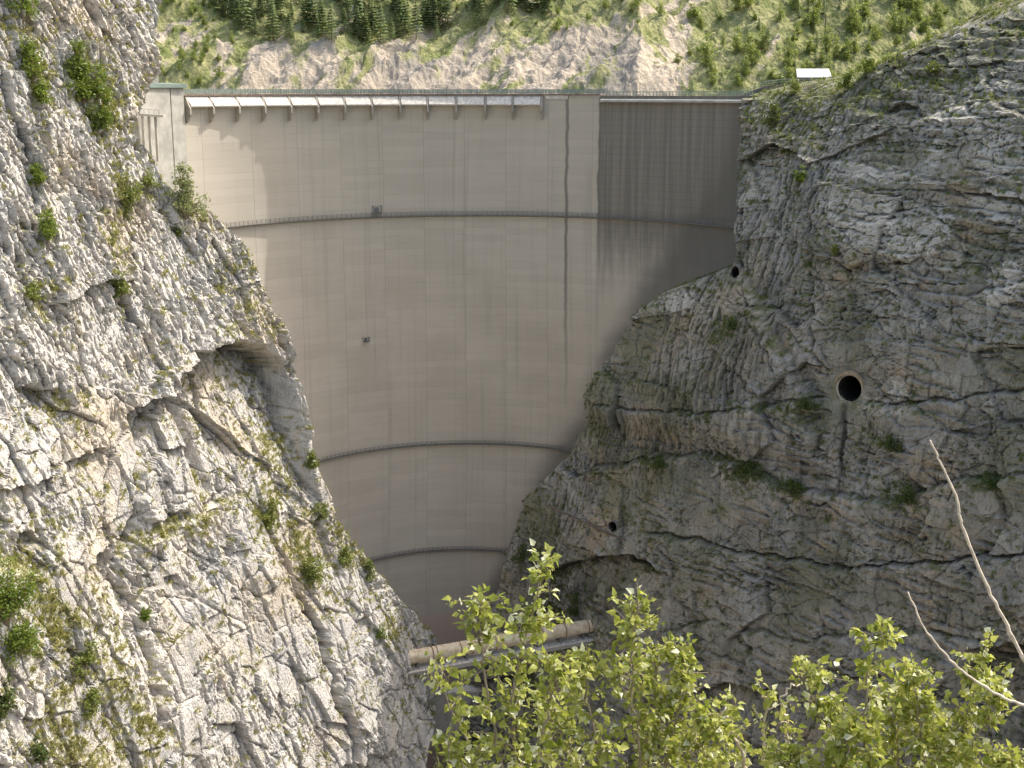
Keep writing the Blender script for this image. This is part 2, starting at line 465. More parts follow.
def arc_path(p0, p1, z, off, n=80):
    return [(dam_pt(p, z, off), dam_out(p)) for p in np.linspace(p0, p1, n)]
def sweep_part(name, p0, p1, z, prof, m, parent=dam, n=80):
    mb = MB(); mb.sweep(arc_path(p0, p1, z, 0., n), prof)
    return child(mb.build(name, m), parent)
def rail_part(name, p0, p1, z, off, hgt, m, step=1.6, rails=3, t=.07, parent=dam, post=.11):
    mb = MB(); r = float(lev(z)[0]); n = max(2, int(abs(p1 - p0)*r/step))
    for p in np.linspace(p0, p1, n):
        mb.box(dam_pt(p, z, off) + [0, 0, hgt/2], post, post, hgt, (math.cos(p), math.sin(p)))
    for k in range(1, rails + 1):
        zz_ = hgt*k/rails
        mb.sweep(arc_path(p0, p1, z, off, 90), [(-t/2, zz_ - t), (t/2, zz_ - t), (t/2, zz_ + t*.2), (-t/2, zz_ + t*.2)])
    return child(mb.build(name, m), parent)

pL = phi_at(189.5, -3); pR_sp = phi_at(543, -3); pJ1 = phi_at(568, -3); pJ2 = phi_at(600, -3); pEnd = phi_at(752, -3)
# road over the crest
sweep_part('crest_road', R_(-78), pJ2, 0., [(.5, ZT + .003), (.5, -1.0), (-3.9, -1.0), (-3.9, ZT + .003)], M['beam'], n=120)
rail_part('railing', R_(-72), pJ2, -1.0, .4, 1.25, M['green_rail'], .8, 4, .13, dam, .16)
rail_part('railing', R_(-72), pJ2, -1.0, -3.6, 1.25, M['green_rail'], 1.2, 3, .12, dam, .15)
# spillway: a sloping lip in every bay, a pier between the bays
GAP = [189.5, 213, 239, 265, 291, 318, 345, 372, 400, 427.5, 456, 485, 512.5, 541]
gp = [phi_at(p, -3., 1.2) for p in GAP]
for i in range(13):
    mb = MB(); w = .40/89
    a, b = gp[i] + w, gp[i + 1] - w
    mb.sweep(arc_path(a, b, 0., 0., 6), [(.05, ZT - .08), (1.9, -3.95), (1.9, -4.2), (.05, -4.6)])
    child(mb.build('spillway_lip', M['white_concrete']), dam)
for p in gp:
    mb = MB(); ax = (math.cos(p)*E1[0] - math.sin(p)*E2[0], math.cos(p)*E1[1] - math.sin(p)*E2[1])
    o = dam_out(p); t = np.array([ax[0], ax[1], 0])
    q = []
    for s in (-.27, .27):
        for off, z in ((.03, -8.4), (.7, -8.2), (1.95, -6.2), (1.95, -4.5), (1.35, -3.6), (.5, ZT - .25), (.03, ZT - .25)):
            q.append(dam_pt(p, 0., 0.) + o*off + t*s + np.array([0, 0, z]))
    mb.add(q, [tuple(range(7)), tuple(range(7, 14))[::-1]] + [(k, (k + 1) % 7, 7 + (k + 1) % 7, 7 + k) for k in range(7)])
    child(mb.build('pier', M['pier']), dam)
# plain crest to the right of the spillway
sweep_part('parapet', pR_sp + .006, pJ1 - .002, 0., [(.25, -2.6), (.25, -1.3), (.02, -1.25), (.02, -2.6)], M['white_concrete'], n=8)
sweep_part('parapet', pJ1 + .008, pJ2 - .002, 0., [(.15, -2.1), (.15, -1.4), (.02, -1.35), (.02, -2.1)], M['concrete'], n=8)
# road level drops towards the right bank
sweep_part('crest_kerb', pJ2 + .003, pEnd, 0., [(1.6, -3.3), (1.6, -2.75), (.02, -2.4), (.02, -3.3)], M['concrete'], n=40)
rail_part('railing', pJ2 + .01, pEnd, ZT, .3, 1.2, M['green_rail'], 1.0, 3, .12, dam, .15)
# the proud block at the left-hand end, in two pilasters under a flat roof
pa, pm, pb = phi_at(156, -6, 1.), phi_at(174.3, -6, 1.), phi_at(187.5, -6, 1.)
blk = MB(); blk.sweep(arc_path(pa - .12, pm - .004, 0., 0., 10), [(.02, -70), (1.1, -70), (1.1, .55), (.02, .55)])
blk.sweep(arc_path(pm + .004, pb, 0., 0., 6), [(.02, -66), (.85, -66), (.85, .55), (.02, .55)])
blk = child(blk.build('pilaster_block', M['concrete']), dam)
rf = MB(); rf.sweep(arc_path(pa - .02, pb + .008, 0., 0., 8), [(-4.5, .56), (1.7, .56), (1.7, 1.5), (-4.5, 1.75)])
child(rf.build('flat_roof', M['roof_green']), dam)
cb = MB(); p = dam_pt(phi_at(154.5, 3), 0., -.5); cb.box(p + [0, 0, 3.2], 1.6, 1.6, 3., (math.cos(pa), math.sin(pa))); cb.box(p + [0, 0, 4.76], 1.9, 1.9, .12, (math.cos(pa), math.sin(pa)))
child(cb.build('cabin', M['white_concrete']), dam)
# three inspection walkways
for (px, py) in ((500, 213), (462, 442), (440, 548)):
    z = float(at(px, py, 0.1)[2])
    Y = 385.
    for _ in range(20):
        z = float(at(px, py, Y)[2]); r, ax, ay = lev(z); Y = float(ay) - 1.0
    r = float(lev(z)[0])
    p0, p1 = R_(-76), phi_end(z)
    wk = sweep_part('walkway', p0, p1, z - .75, [(.02, -.42), (.2, -.4), (1.05, -.1), (1.05, .08), (.02, .1)], M['walk_steel'], n=120)
    rl = rail_part('railing', p0, p1, z - .64, 1.08, 1.1, M['walk_steel'], 1.5, 3, .085, wk, .12)
    rl.location = (0, 0, 0)
# two small inspection cradles hanging on the face
for (px, py, w_, h_) in ((376.5, 209.5, 2.6, 2.2), (365.5, 338.5, 1.7, 1.3)):
    z = float(at(px, py, 380)[2]); p = phi_at(px, z)
    P0 = dam_pt(p, z); o = dam_out(p); t = np.array([-o[1], o[0], 0]); mb = MB()
    mb.box(P0 + o*.7 + [0, 0, -h_*.5], w_, 1.3, .15, (t[0], t[1]))
    mb.box(P0 + o*.08 + [0, 0, -h_*.1], w_*.5, .1, h_*.7, (t[0], t[1]))
    for s in (-1, 1):
        for q in (.1, 1.3): mb.tube([P0 + o*q + t*s*w_/2 + [0, 0, -h_*.5], P0 + o*q + t*s*w_/2 + [0, 0, h_*.5]], .08, 5)
        mb.tube([P0 + o*.1 + t*s*w_/2 + [0, 0, h_*.45], P0 + o*1.3 + t*s*w_/2 + [0, 0, h_*.45]], .07, 5)
    mb.tube([P0 + o*1.3 - t*w_/2 + [0, 0, h_*.45], P0 + o*1.3 + t*w_/2 + [0, 0, h_*.45]], .07, 5)
    child(mb.build('inspection_cradle', M['grey_steel']), dam)

# ================================================================== CLIFFS
class Cliff:
    q = None
    def __init__(c, O, n0, slope, s0, s1, z0, z1, res):
        c.O = np.array(O, float); n0 = np.array(n0, float)/np.hypot(*n0); c.n = np.array([n0[0], n0[1], 0])
        c.T = np.array([-n0[1], n0[0], 0]); c.sl = slope
        s = np.arange(s0, s1, res); z = np.arange(z0, z1, res)
        c.s, c.z = np.meshgrid(s, z); c.res = res
    def sz(c, px, py):
        """(s, z) where a view ray meets the mean plane of the cliff"""
        x, y, zz = ray(px, py)
        N = np.cross(c.T, np.array([0, 0, 1.]) - c.sl*c.n)
        sh = 0.
        for _ in range(12 if c.q else 1):
            k = (c.O @ N + sh*(c.n @ N))/(x*N[0] + y*N[1] + zz*N[2])
            P = np.stack([x*k, y*k, zz*k], -1) - c.O
            if c.q: sh = .5*sh + .5*c.q(P[..., 2] + c.O[2])
        return P @ c.T, P[..., 2] + c.O[2]
    def curve(c, pts):
        """picture polyline -> s as a function of z"""
        p = np.array(pts, float); s, z = c.sz(p[:, 0], p[:, 1]); o = np.argsort(z)
        return np.interp(c.z, z[o], s[o])
    def curve_z(c, pts):
        p = np.array(pts, float); s, z = c.sz(p[:, 0], p[:, 1]); o = np.argsort(s)
        return np.interp(c.s, s[o], z[o])
    def blob(c, px, py, rs, rz):
        s, z = c.sz(px, py); return np.exp(-((c.s - s)/rs)**2 - ((c.z - z)/rz)**2)
    def points(c, h, ds=0, dz=0):
        return c.O*[1, 1, 0] + (c.s + ds)[..., None]*c.T + (c.z + dz)[..., None]*np.array([0, 0, 1.]) \
            + (h - c.sl*(c.z - c.O[2]))[..., None]*c.n
    def done(c, P):
        c.P = P; c.px, c.py, c.d = project(P)
        a = np.gradient(P, axis=1); b = np.gradient(P, axis=0); n = np.cross(a, b); n /= np.linalg.norm(n, axis=-1, keepdims=True) + 1e-9
        c.N = n if (n @ c.n).mean() > 0 else -n
    def hit(c, px, py, r=2.5):
        m = (np.abs(c.px - px) < r) & (np.abs(c.py - py) < r)
        if not m.any(): return None
        i = np.where(m.ravel())[0]; d = c.d.ravel()[i]; j = i[d.argmin()]
        return c.P.reshape(-1, 3)[j].copy()

def groove(x, w): return np.exp(-(x/w)**2)

# ---- sunlit cliff on the left
A = Cliff((-56, 300, -50), (.90, -.43), .30, -165, 52, -206, 46, .25)
s, z = A.s, A.z
edge = A.curve([(160, -80), (156, 0), (157, 60), (150, 95), (140, 118), (141, 138), (157, 152), (170, 183), (200, 203), (228, 224), (246, 255), (262, 290), (280, 330), (296, 375), (308, 420), (322, 470), (345, 520), (372, 565), (406, 600), (433, 630), (446, 660), (434, 700), (425, 768), (422, 830)])
ws = s + 1.5*fbm(s/22, z/26, 2, 1) + .22*fbm(s/3, z/4, 2, 2); wz = z + 1.5*fbm(s/24, z/24, 2, 3) + .3*fbm(s/3.5, z/4, 2, 4)
c_ = ws + .10*wz
zu = A.curve_z([(-80, 330), (0, 400), (60, 400), (130, 385), (190, 345), (240, 350), (280, 380), (420, 420)])
up = sst(-7, 7, z - zu + 6*fbm(s/16, z/16, 2, 9))           # 1 in the fluted upper part
f1, e1, i1 = facets(ws/15, wz/19, 11, 1.1)
f0, e0, i0_ = facets((ws + .18*wz)/9, wz/21, 13, 1.5)
fb, eb, ib = facets((ws + .15*wz)/17, wz/30, 14, 1.3)
h = 1.6*f1 + 2.4*fb + 1.5*f0 - .6*groove(e0, .03) + 1.2*fbm(s/30, z/30, 2, 70)
# overhangs with their shadow under them
inner = 0
def overhang(C, pts, depth, fall, w=.5, fade=4):
    global inner
    p = np.array(pts, float); ss, zz_ = C.sz(p[:, 0], p[:, 1]); o = np.argsort(ss)
    zr = np.interp(C.s, ss[o], zz_[o]) + .8*fbm(C.s/3, C.z/3, 2, 5)
    win = sst(ss.min() - .1, ss.min() + fade, C.s)*sst(ss.max() + .1, ss.max() - fade, C.s)
    below = zr - C.z
    if C is A: inner = np.maximum(inner, .7*win*sst(-w, w, below)*np.exp(-np.clip(below, 0, None)/fall))
    return -depth*win*sst(-w, w, below)*np.exp(-np.clip(below, 0, None)/fall) + .22*depth*win*sst(w, -w, below)*np.exp(np.clip(below, None, 0)/7)
h += overhang(A, [(172, 380), (195, 352), (235, 340), (264, 350), (286, 372)], 9.0, 26, .8, 2.5)
h += overhang(A, [(128, 415), (150, 402), (178, 394), (200, 392)], 6.0, 16, .5, 2.5)
h += overhang(A, [(60, 470), (85, 452), (110, 450), (120, 470)], 2.2, 6)
h += overhang(A, [(0, 350), (20, 385), (45, 392), (65, 380)], 3.2, 7)
h += overhang(A, [(78, 572), (95, 555), (118, 552)], 5, 8, .5, 2)
h += overhang(A, [(128, 525), (150, 520), (175, 515), (200, 512)], 1.6, 4)
h += overhang(A, [(165, 580), (182, 572), (200, 600)], 1.6, 5)
h += overhang(A, [(5, 540), (25, 530), (45, 545)], 3, 6)
# the vertical seam and the buttress crack
def seam(C, pts, w, dep, side=0.):
    cs = C.curve(pts) + 1.6*fbm(C.s/7, C.z/6, 4, 15); w = w*(.6 + .8*np.abs(fbm(C.s/4, C.z/7, 2, 16)))
    dep = dep*(.55 + .9*np.abs(fbm(C.s/9, C.z/11, 2, 17)))
    p = np.array(pts, float); _, zz_ = C.sz(p[:, 0], p[:, 1])
    win = sst(zz_.min(), zz_.min() + 5, C.z)*sst(zz_.max(), zz_.max() - 5, C.z)
    return win*(-dep*(.6 if C is not A else 1.)*groove(C.s - cs, w*(.6 if C is not A else 1.)) + side*sst(-.6, .6, C.s - cs)*np.exp(-np.clip(C.s - cs, 0, None)/14))
h += seam(A, [(178, 395), (160, 425), (140, 470), (134, 520), (128, 560), (140, 640), (150, 700), (160, 790)], 1.6, 2.6, 1.6)
h += seam(A, [(283, 548), (300, 585), (315, 620), (322, 660), (328, 690), (345, 735), (350, 790)], .8, 4.5, 1.6)
h += seam(A, [(228, 290), (243, 330), (262, 372)], 1.2, 2.6)
# grassy apron low down on the left, and the ledge that rises to the right
h += 9*sst(-2.2, 2.2, A.curve_z([(-90, 545), (0, 560), (50, 620), (100, 690), (140, 760), (180, 860)]) - z)*sst(8, -6, s - A.sz(150, 740)[0])
lz = A.curve_z([(120, 548), (150, 540), (200, 520), (245, 500), (270, 520), (300, 585)])
h += 1.4*sst(-.5, .5, lz - z)*sst(A.sz(120, 545)[0], A.sz(140, 545)[0], s)
# thin upright fins along the rim below the crest
fin = sst(A.sz(270, 320)[1] + 3, A.sz(280, 338)[1], z)*sst(A.sz(308, 440)[1] - 3, A.sz(308, 425)[1], z)
fx = edge - s
h += fin*(1.6*groove(fx - 1.0, .42) + 1.3*groove(fx - 2.6, .4) - 1.2*groove(fx - 1.8, .3))
fall = softplus(s - edge + 1.2, .7)
# fine relief, laid over the big forms (its coordinates follow the surface, so ledge tops are broken too)
hb = h + 0; kx = .10*hb + 1.5*fall; kz = .28*hb
c_ = c_ + kx; ws = ws + kx; wz = wz + kz
f2, e2, i2 = facets(c_/4.2, wz/15, 21, 1.9)
f3, e3, i3 = facets(c_/1.5, wz/6.5, 31, 2.0)
f4, e4, i4 = facets((c_ + .4*fbm(s/2, wz/2, 2, 5))/.8, wz/2.4, 41, 2.0)
g1, d1, j1 = facets((ws - .3*wz)/6.5, wz/7.5, 51, 1.5)
g2, d2, j2 = facets((ws - .2*wz)/2.2, wz/2.6, 61, 1.6)
rough = sst(-.1, .35, fbm(s/12, z/14, 3, 77))
c5 = c_ + .25*fbm(s/2.5, z/5, 2, 71)
k1_ = groove(perlin(c5/1.9, wz/13, 72), .05)*sst(-.35, .25, fbm(s/7, z/9, 2, 73)); k2_ = groove(perlin(c5/.95, wz/5.5, 74), .07)*sst(-.3, .3, fbm(s/5, z/6, 2, 75))
k3_ = groove(perlin((ws - .55*wz)/2.6, (wz + .5*ws)/9, 76), .035)*sst(-.1, .3, fbm(s/8, z/7, 2, 78))
crack = np.clip(.8*k1_ + .55*k2_ + .35*k3_, 0, 1)
k0_ = groove(perlin((ws + .16*wz)/5.5, wz/45, 79), .022)*sst(-.2, .2, fbm(s/14, z/22, 2, 80))
rough2 = .22 + .9*sst(-.3, .3, fbm(s/9, z/13, 3, 81))
rough = np.maximum(rough, inner)
hu = rough2*(.85*f2 + .9*f3 + .7*f4) - 1.2*k0_ - .7*groove(e2, .05) - .5*groove(e3, .09) - .8*k1_ - .55*k2_ - .35*k3_
hl = -1.0*k0_ + .9*g1 + (.06 + .85*rough)*(.55*g2 + .38*f4 + .42*f3 + .35*f2) - .6*groove(d1, .04) - .25*groove(d2, .05)*rough - .45*k1_*rough - .3*k2_*rough - .4*k3_*rough
h = h + up*hu + (1 - up)*hl + .10*fbm(ws/.8, wz/1.1, 3, 80)
P = A.points(h - 2.9*fall + 2.0*groove(s - edge, 3), .10*fbm(ws/1.2, wz/1.2, 2, 91), .12*fbm(ws/1.3, wz/1.3, 2, 92))
A.done(P)
cav = np.clip((blur(h, 3) - h)*.9, 0, 1)*.5 + np.clip((blur(h, 10) - h)*.2, 0, .22) + .45*crack*np.maximum(up, rough)  # recesses darkened in colour in place of occlusion, cracks on top
nzv = A.N[..., 2]
mo = fbm(s/6, z/6, 4, 101)
hot = 0
for (px, py, a, b, k) in ((25, 40, 5, 14, 1), (35, 100, 5, 8, .6), (95, 95, 7, 11, 1), (190, 190, 4, 5, 1), (125, 195, 5, 6, .9), (45, 230, 3, 4, .8), (35, 290, 4, 6, .7), (115, 255, 3, 9, .8), (15, 600, 10, 14, 1), (90, 690, 9, 16, .9), (275, 515, 5, 9, 1), (310, 560, 5, 7, 1), (345, 540, 5, 6, .8), (380, 630, 4, 4, .8), (65, 410, 4, 3, .6), (250, 300, 10, 10, .35), (210, 520, 12, 3, .7), (160, 530, 6, 2.5, .8), (30, 740, 12, 12, 1), (175, 160, 5, 8, .5), (290, 460, 6, 14, .45)):
    hot = np.maximum(hot, k*A.blob(px, py, a, b))
nzv = blur(nzv, 2)
m0 = np.clip(.62*np.clip(nzv, 0, 1) + .20*mo + .48*hot - .06 + .10*sst(26, 6, edge - s), 0, .8)
mfn = .5 + .55*fbm(s/1.6, z/1.2, 4, 103, .6)
moss = sst(1 - m0 - .22, 1 - m0 + .22, mfn)
tone = np.clip(.68 + .15*up + .5*fbm(s/9, z/12, 4, 105) + .35*(np.where(up > .5, i3, j1) - .5), 0, 1)
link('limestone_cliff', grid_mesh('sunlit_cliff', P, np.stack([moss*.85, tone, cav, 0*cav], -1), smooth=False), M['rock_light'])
bpy.data.objects['limestone_cliff']['kind'] = 'structure'
A.moss = moss

# ---- shaded cliff on the right
B = Cliff((57, 330, -2), (-.75, -.66), .27, -75, 135, -212, 46, .27)
B.q = lambda z: -.005*np.clip(z + 60, 0, None)**2
s, z = B.s, B.z
edge = B.curve([(750, 20), (742, 60), (740, 95), (738, 130), (733, 160), (731, 200), (731, 240), (727, 266), (700, 279), (670, 291), (640, 312), (618, 345), (598, 385), (582, 418), (560, 455), (540, 480), (520, 500), (508, 530), (500, 560), (492, 600), (480, 640), (462, 700), (440, 768), (425, 830)])
top = B.curve_z([(650, 97), (740, 95), (760, 89), (790, 85), (838, 84), (860, 66), (890, 52), (930, 36), (970, 22), (1010, 8), (1040, 0), (1110, -20)])
ws = s + 1.6*fbm(s/24, z/18, 2, 201) + .25*fbm(s/4, z/3, 2, 202); wz = z + 1.5*fbm(s/26, z/16, 2, 203) + .25*fbm(s/5, z/3, 2, 204)
bed = wz + .10*ws                                         # the beds dip gently to the left
f1, e1, i1 = facets(ws/19, bed/13, 211, 1.1)
fb, eb, ib = facets((ws + .1*wz)/24, bed/15, 212, 1.3)
h = 1.2*f1 + 2.2*fb + .9*fbm(s/34, z/28, 2, 270) + B.q(z)
def ledge(C, pts, step, dep, w=.45, sd=3):
    p = np.array(pts, float); ss, zz_ = C.sz(p[:, 0], p[:, 1]); o = np.argsort(ss)
    zl = np.interp(C.s, ss[o], zz_[o]) + .7*fbm(C.s/6, C.z/6, 3, sd)
    win = sst(ss.min(), ss.min() + 6, C.s)*sst(ss.max(), ss.max() - 6, C.s)
    d = C.z - zl
    step = step*.7; w = w*.7
    return win*(step*sst(.5, -.5, d)*np.exp(np.clip(d, None, 0)/30) - dep*groove(d, w))
h += ledge(B, [(600, 400), (660, 410), (740, 409), (800, 399), (850, 398), (900, 404), (1000, 393), (1090, 385)], 1.6, 1.2, .5, 3)
h += ledge(B, [(580, 470), (640, 460), (700, 452), (745, 462), (790, 488), (850, 494), (905, 500), (960, 478), (1090, 470)], 3.2, .8, .6, 4)
h += ledge(B, [(640, 530), (700, 540), (740, 550), (850, 566), (930, 560), (1024, 552), (1090, 545)], 1.8, 1.6, .5, 5)
h += ledge(B, [(660, 630), (720, 618), (800, 640), (900, 625), (1090, 650)], 1.6, .9, .6, 6)
h += ledge(B, [(790, 345), (850, 338), (930, 340), (1090, 330)], 1.0, .4, .5, 7)
h += ledge(B, [(820, 210), (880, 222), (960, 212), (1090, 225)], 1.5, .5, .6, 8)
h += ledge(B, [(780, 150), (860, 165), (940, 180), (1090, 170)], 1.5, .4, .6, 9)
h += ledge(B, [(850, 110), (920, 118), (1000, 100), (1090, 108)], 1.8, .3, .7, 10)
h += ledge(B, [(960, 300), (1000, 285), (1090, 270)], 2.2, .8, .6, 11)
# the lower buttress stands out in front of the fluted wall
dg = B.curve([(727, 240), (738, 270), (762, 300), (790, 350), (815, 402), (822, 470), (830, 560)])
h += 3.6*sst(2.2, -2.2, s - dg - 2.2*fbm(s/6, z/6, 4, 21))*sst(B.sz(735, 258)[1] + 2, B.sz(735, 285)[1] - 4, z)*sst(B.sz(800, 480)[1], B.sz(800, 440)[1], z)
h += seam(B, [(822, 150), (818, 200), (814, 250), (810, 290), (820, 350), (835, 385)], 1.3, 2.6)
h += seam(B, [(737, 150), (736, 200), (738, 262), (750, 300), (775, 345), (800, 395)], .8, 1.4)
h += seam(B, [(847, 395), (845, 430), (842, 460), (840, 492)], 1.8, 1.6)
h += seam(B, [(1000, 470), (1010, 520), (1024, 560)], 1.2, 1.4)
h += overhang(B, [(530, 575), (580, 560), (625, 552), (660, 562), (672, 590)], 4.5, 16)
h += overhang(B, [(730, 640), (745, 632), (760, 645)], 2, 8, .5, 2)
h += overhang(B, [(960, 650), (1000, 640), (1060, 650)], 9, 24)
h += overhang(B, [(690, 690), (730, 680), (790, 695)], 3, 10)
h += overhang(B, [(845, 268), (880, 262), (915, 268)], 1.6, 4)
fall = softplus(edge - s + .9, .6)
over = softplus(z - top, 1.0)
ofac = 9 - 6.7*sst(B.sz(850, 75)[0], B.sz(940, 35)[0], s)
hb = h - B.q(z); kx = -.12*hb - 1.5*fall; kz = .28*hb - 1.5*over
ws = ws + kx; wz = wz + kz; bed = wz + .05*ws
f2, e2, i2 = facets(ws/8, bed/4.6, 221, 1.5)
f3, e3, i3 = facets(ws/3.2, bed/1.7, 231, 1.8)
f4, e4, i4 = facets(ws/1.3, bed/.85, 241, 1.8)
v2, q2, k2 = facets(ws/2.6, wz/24, 251, 1.6)
v3, q3, k3 = facets(ws/1.1, wz/11, 261, 1.8)
zb = B.curve_z([(600, 470), (680, 462), (760, 470), (850, 480), (930, 470), (1100, 450)])
upper = sst(-8, 8, z - zb)
flt = np.clip(B.blob(770, 220, 12, 40)*2.2 + B.blob(660, 440, 10, 14)*.9 + B.blob(600, 440, 12, 22)*.8 + B.blob(545, 590, 9, 30)*.9 + B.blob(735, 200, 6, 30) + B.blob(690, 370, 14, 14)*.5, 0, 1)*sst(-.6, .4, fbm(s/9, z/14, 2, 263) + .4)
strata = 2.4*(np.abs(((bed/6.3 + .25*fbm(s/30, z/12, 2, 265)) % 1) - .5)) ** .8
smooth_ = sst(-.05, .3, fbm(s/20, z/13, 3, 267) + .25*(1 - upper))*.9
topb = sst(-42, -4, z - top)                              # broken, ledgy rim
stain_and_shade = .95*groove(s - B.curve([(848, 396), (846, 430), (842, 465), (839, 500)]) - .5*fbm(s/2, z/6, 2, 288), .8)*sst(B.sz(848, 400)[1], B.sz(848, 406)[1], z)*sst(B.sz(840, 512)[1], B.sz(840, 480)[1], z) + .75*np.maximum(B.blob(585, 592, 13, 7), .8*B.blob(535, 570, 7, 9))*sst(-.5, .2, fbm(s/4, z/8, 3, 289))  # water stain under the tunnel, plus shade painted dark over the lower recess
det = (1 - smooth_*.92)
p1_ = groove(perlin(ws/9, bed/1.9, 281), .05)*sst(-.3, .3, fbm(s/11, z/6, 2, 282)); p2_ = groove(perlin(ws/1.7, wz/10, 283), .06)*sst(-.25, .3, fbm(s/9, z/9, 2, 284) + .5*flt)
p3_ = groove(perlin((ws + .5*wz)/1.9, (wz - .4*ws)/7, 285), .04)*sst(0, .35, fbm(s/10, z/10, 2, 286))
crack = np.clip(.7*p1_ + .45*p2_ + .3*p3_, 0, 1)*(.35 + .65*det)
terr = sst(-.1, .2, fbm(s/15, z/9, 3, 287) + .45*topb - .12 + .3*B.blob(880, 230, 22, 9) + .35*B.blob(1010, 200, 10, 22) + .3*B.blob(960, 150, 14, 12))*(1 - flt)
bj = bed + 1.1*(i2 - .5)
fr = lambda q: (q % 1) - .5 - 1.0*sst(.86, 1., q % 1)
h = h + terr*(1.2*fr(bj/2.4) + 1.2*fr(bj/6.1 + .3)*topb)
PALE_TERR = 0
h = h - (.12 + .45*det)*(.8*p1_ + .6*p2_ + .35*p3_) + (1 - flt)*(.50*f2 + (.2 + .8*det)*(.40*f3 + .28*f4) + strata*.22*(.3 + topb) - .6*groove(e2, .045)*(.4 + .6*det) - .2*groove(e3, .09)*det) \
    + flt*(1.1*v2 + .8*v3 - .8*groove(q2, .07) - .5*groove(q3, .1)) + .09*fbm(ws/.9, wz/.8, 3, 280) + topb*(.7*f3 + .5*f2)
tun_s, tun_z = B.sz(848, 387)
flat = np.exp(-(((s - tun_s)/6.5)**2 + ((z - tun_z)/6.0)**2)**2)
hole = lambda px, py: B.sz(px, py)
i0 = np.argmin((s - tun_s)**2 + (z - tun_z)**2); h = h*(1 - flat) + ((hb + B.q(z)).ravel()[i0])*flat
P = B.points(h - 2.7*fall - ofac*over + .9*over*fbm(s/14, z/6, 3, 290)*.6, .10*fbm(ws/1.2, wz/1.2, 2, 291), .12*fbm(ws/1.4, wz/1.4, 2, 292))
B.done(P)
cav = np.clip((blur(h, 3) - h)*1.1, 0, 1)*.7 + np.clip((blur(h, 10) - h)*.25, 0, .35) + .5*crack + stain_and_shade  # painted recess shade, cracks, and the stain mask with its shade blobs
mo = fbm(s/7, z/5, 4, 301); nzv = blur(B.N[..., 2], 2)
hot = 0
for (px, py, a, b, k) in ((730, 325, 5, 3, .9), (640, 520, 10, 6, .5), (745, 470, 7, 4, 1), (790, 490, 7, 2.4, 1), (660, 460, 6, 3, .8), (900, 500, 7, 3, .9), (800, 408, 7, 2.4, .9), (880, 440, 6, 3, .8), (990, 480, 6, 3, .7), (540, 540, 8, 14, .6), (600, 410, 5, 9, .6), (815, 250, 2, 8, .6), (860, 60, 14, 6, .8), (900, 90, 20, 4, .6), (810, 110, 8, 9, .8), (760, 110, 5, 8, .5), (650, 300, 8, 3, .4), (550, 610, 8, 12, .6), (835, 250, 4, 6, .3), (710, 400, 8, 8, .35)):
    hot = np.maximum(hot, k*B.blob(px, py, a, b))
plateau = sst(.3, 2.5, over)
m0 = np.clip(.52*np.clip(nzv, 0, 1) + .22*mo + .5*hot + .02 + plateau*.25, 0, .8)
mfn = .5 + .55*fbm(s/1.7, z/1.2, 4, 303, .6)
moss = sst(1 - m0 - .22, 1 - m0 + .22, mfn)
tone = np.clip(.5 + .5*fbm(s/10, z/8, 4, 305) + .3*(i2 - .5) + .35*topb, 0, 1)
pale = 0  # patches of sunlit flakes, painted as a lighter rock colour
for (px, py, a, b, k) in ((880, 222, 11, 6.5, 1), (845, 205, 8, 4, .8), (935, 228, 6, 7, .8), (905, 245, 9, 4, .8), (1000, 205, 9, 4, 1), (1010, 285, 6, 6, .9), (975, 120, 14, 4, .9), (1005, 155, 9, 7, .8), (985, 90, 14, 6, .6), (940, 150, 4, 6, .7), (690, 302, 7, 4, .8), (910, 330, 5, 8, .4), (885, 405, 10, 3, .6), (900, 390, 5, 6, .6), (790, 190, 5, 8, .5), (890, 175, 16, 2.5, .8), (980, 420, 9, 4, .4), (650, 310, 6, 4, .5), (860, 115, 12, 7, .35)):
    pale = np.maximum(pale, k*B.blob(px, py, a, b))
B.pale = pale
# tunnel mouths: cut the sheet open where they enter
def carve(px, py, rad):
    p = B.hit(px, py); ax = np.array([-.55, -.8, 0.]); ax /= np.linalg.norm(ax)
    D = B.P - p; t = D @ ax; q = D - t[..., None]*ax
    r = np.linalg.norm(q, axis=-1)
    return p, ax, (r < rad) & (np.abs(t) < 9)
TUN = [carve(848, 387, 2.9), carve(611, 526, 1.35), carve(735.5, 271, 1.2)]
cut = TUN[0][2] | TUN[1][2] | TUN[2][2]
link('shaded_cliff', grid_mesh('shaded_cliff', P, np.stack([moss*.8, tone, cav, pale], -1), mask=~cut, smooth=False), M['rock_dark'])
bpy.data.objects['shaded_cliff']['kind'] = 'structure'
B.moss = np.where(flat > .25, 0, moss)
for T_ in TUN[1:]: B.moss = np.where(np.linalg.norm(B.P - T_[0], axis=-1) < 3, 0, B.moss)

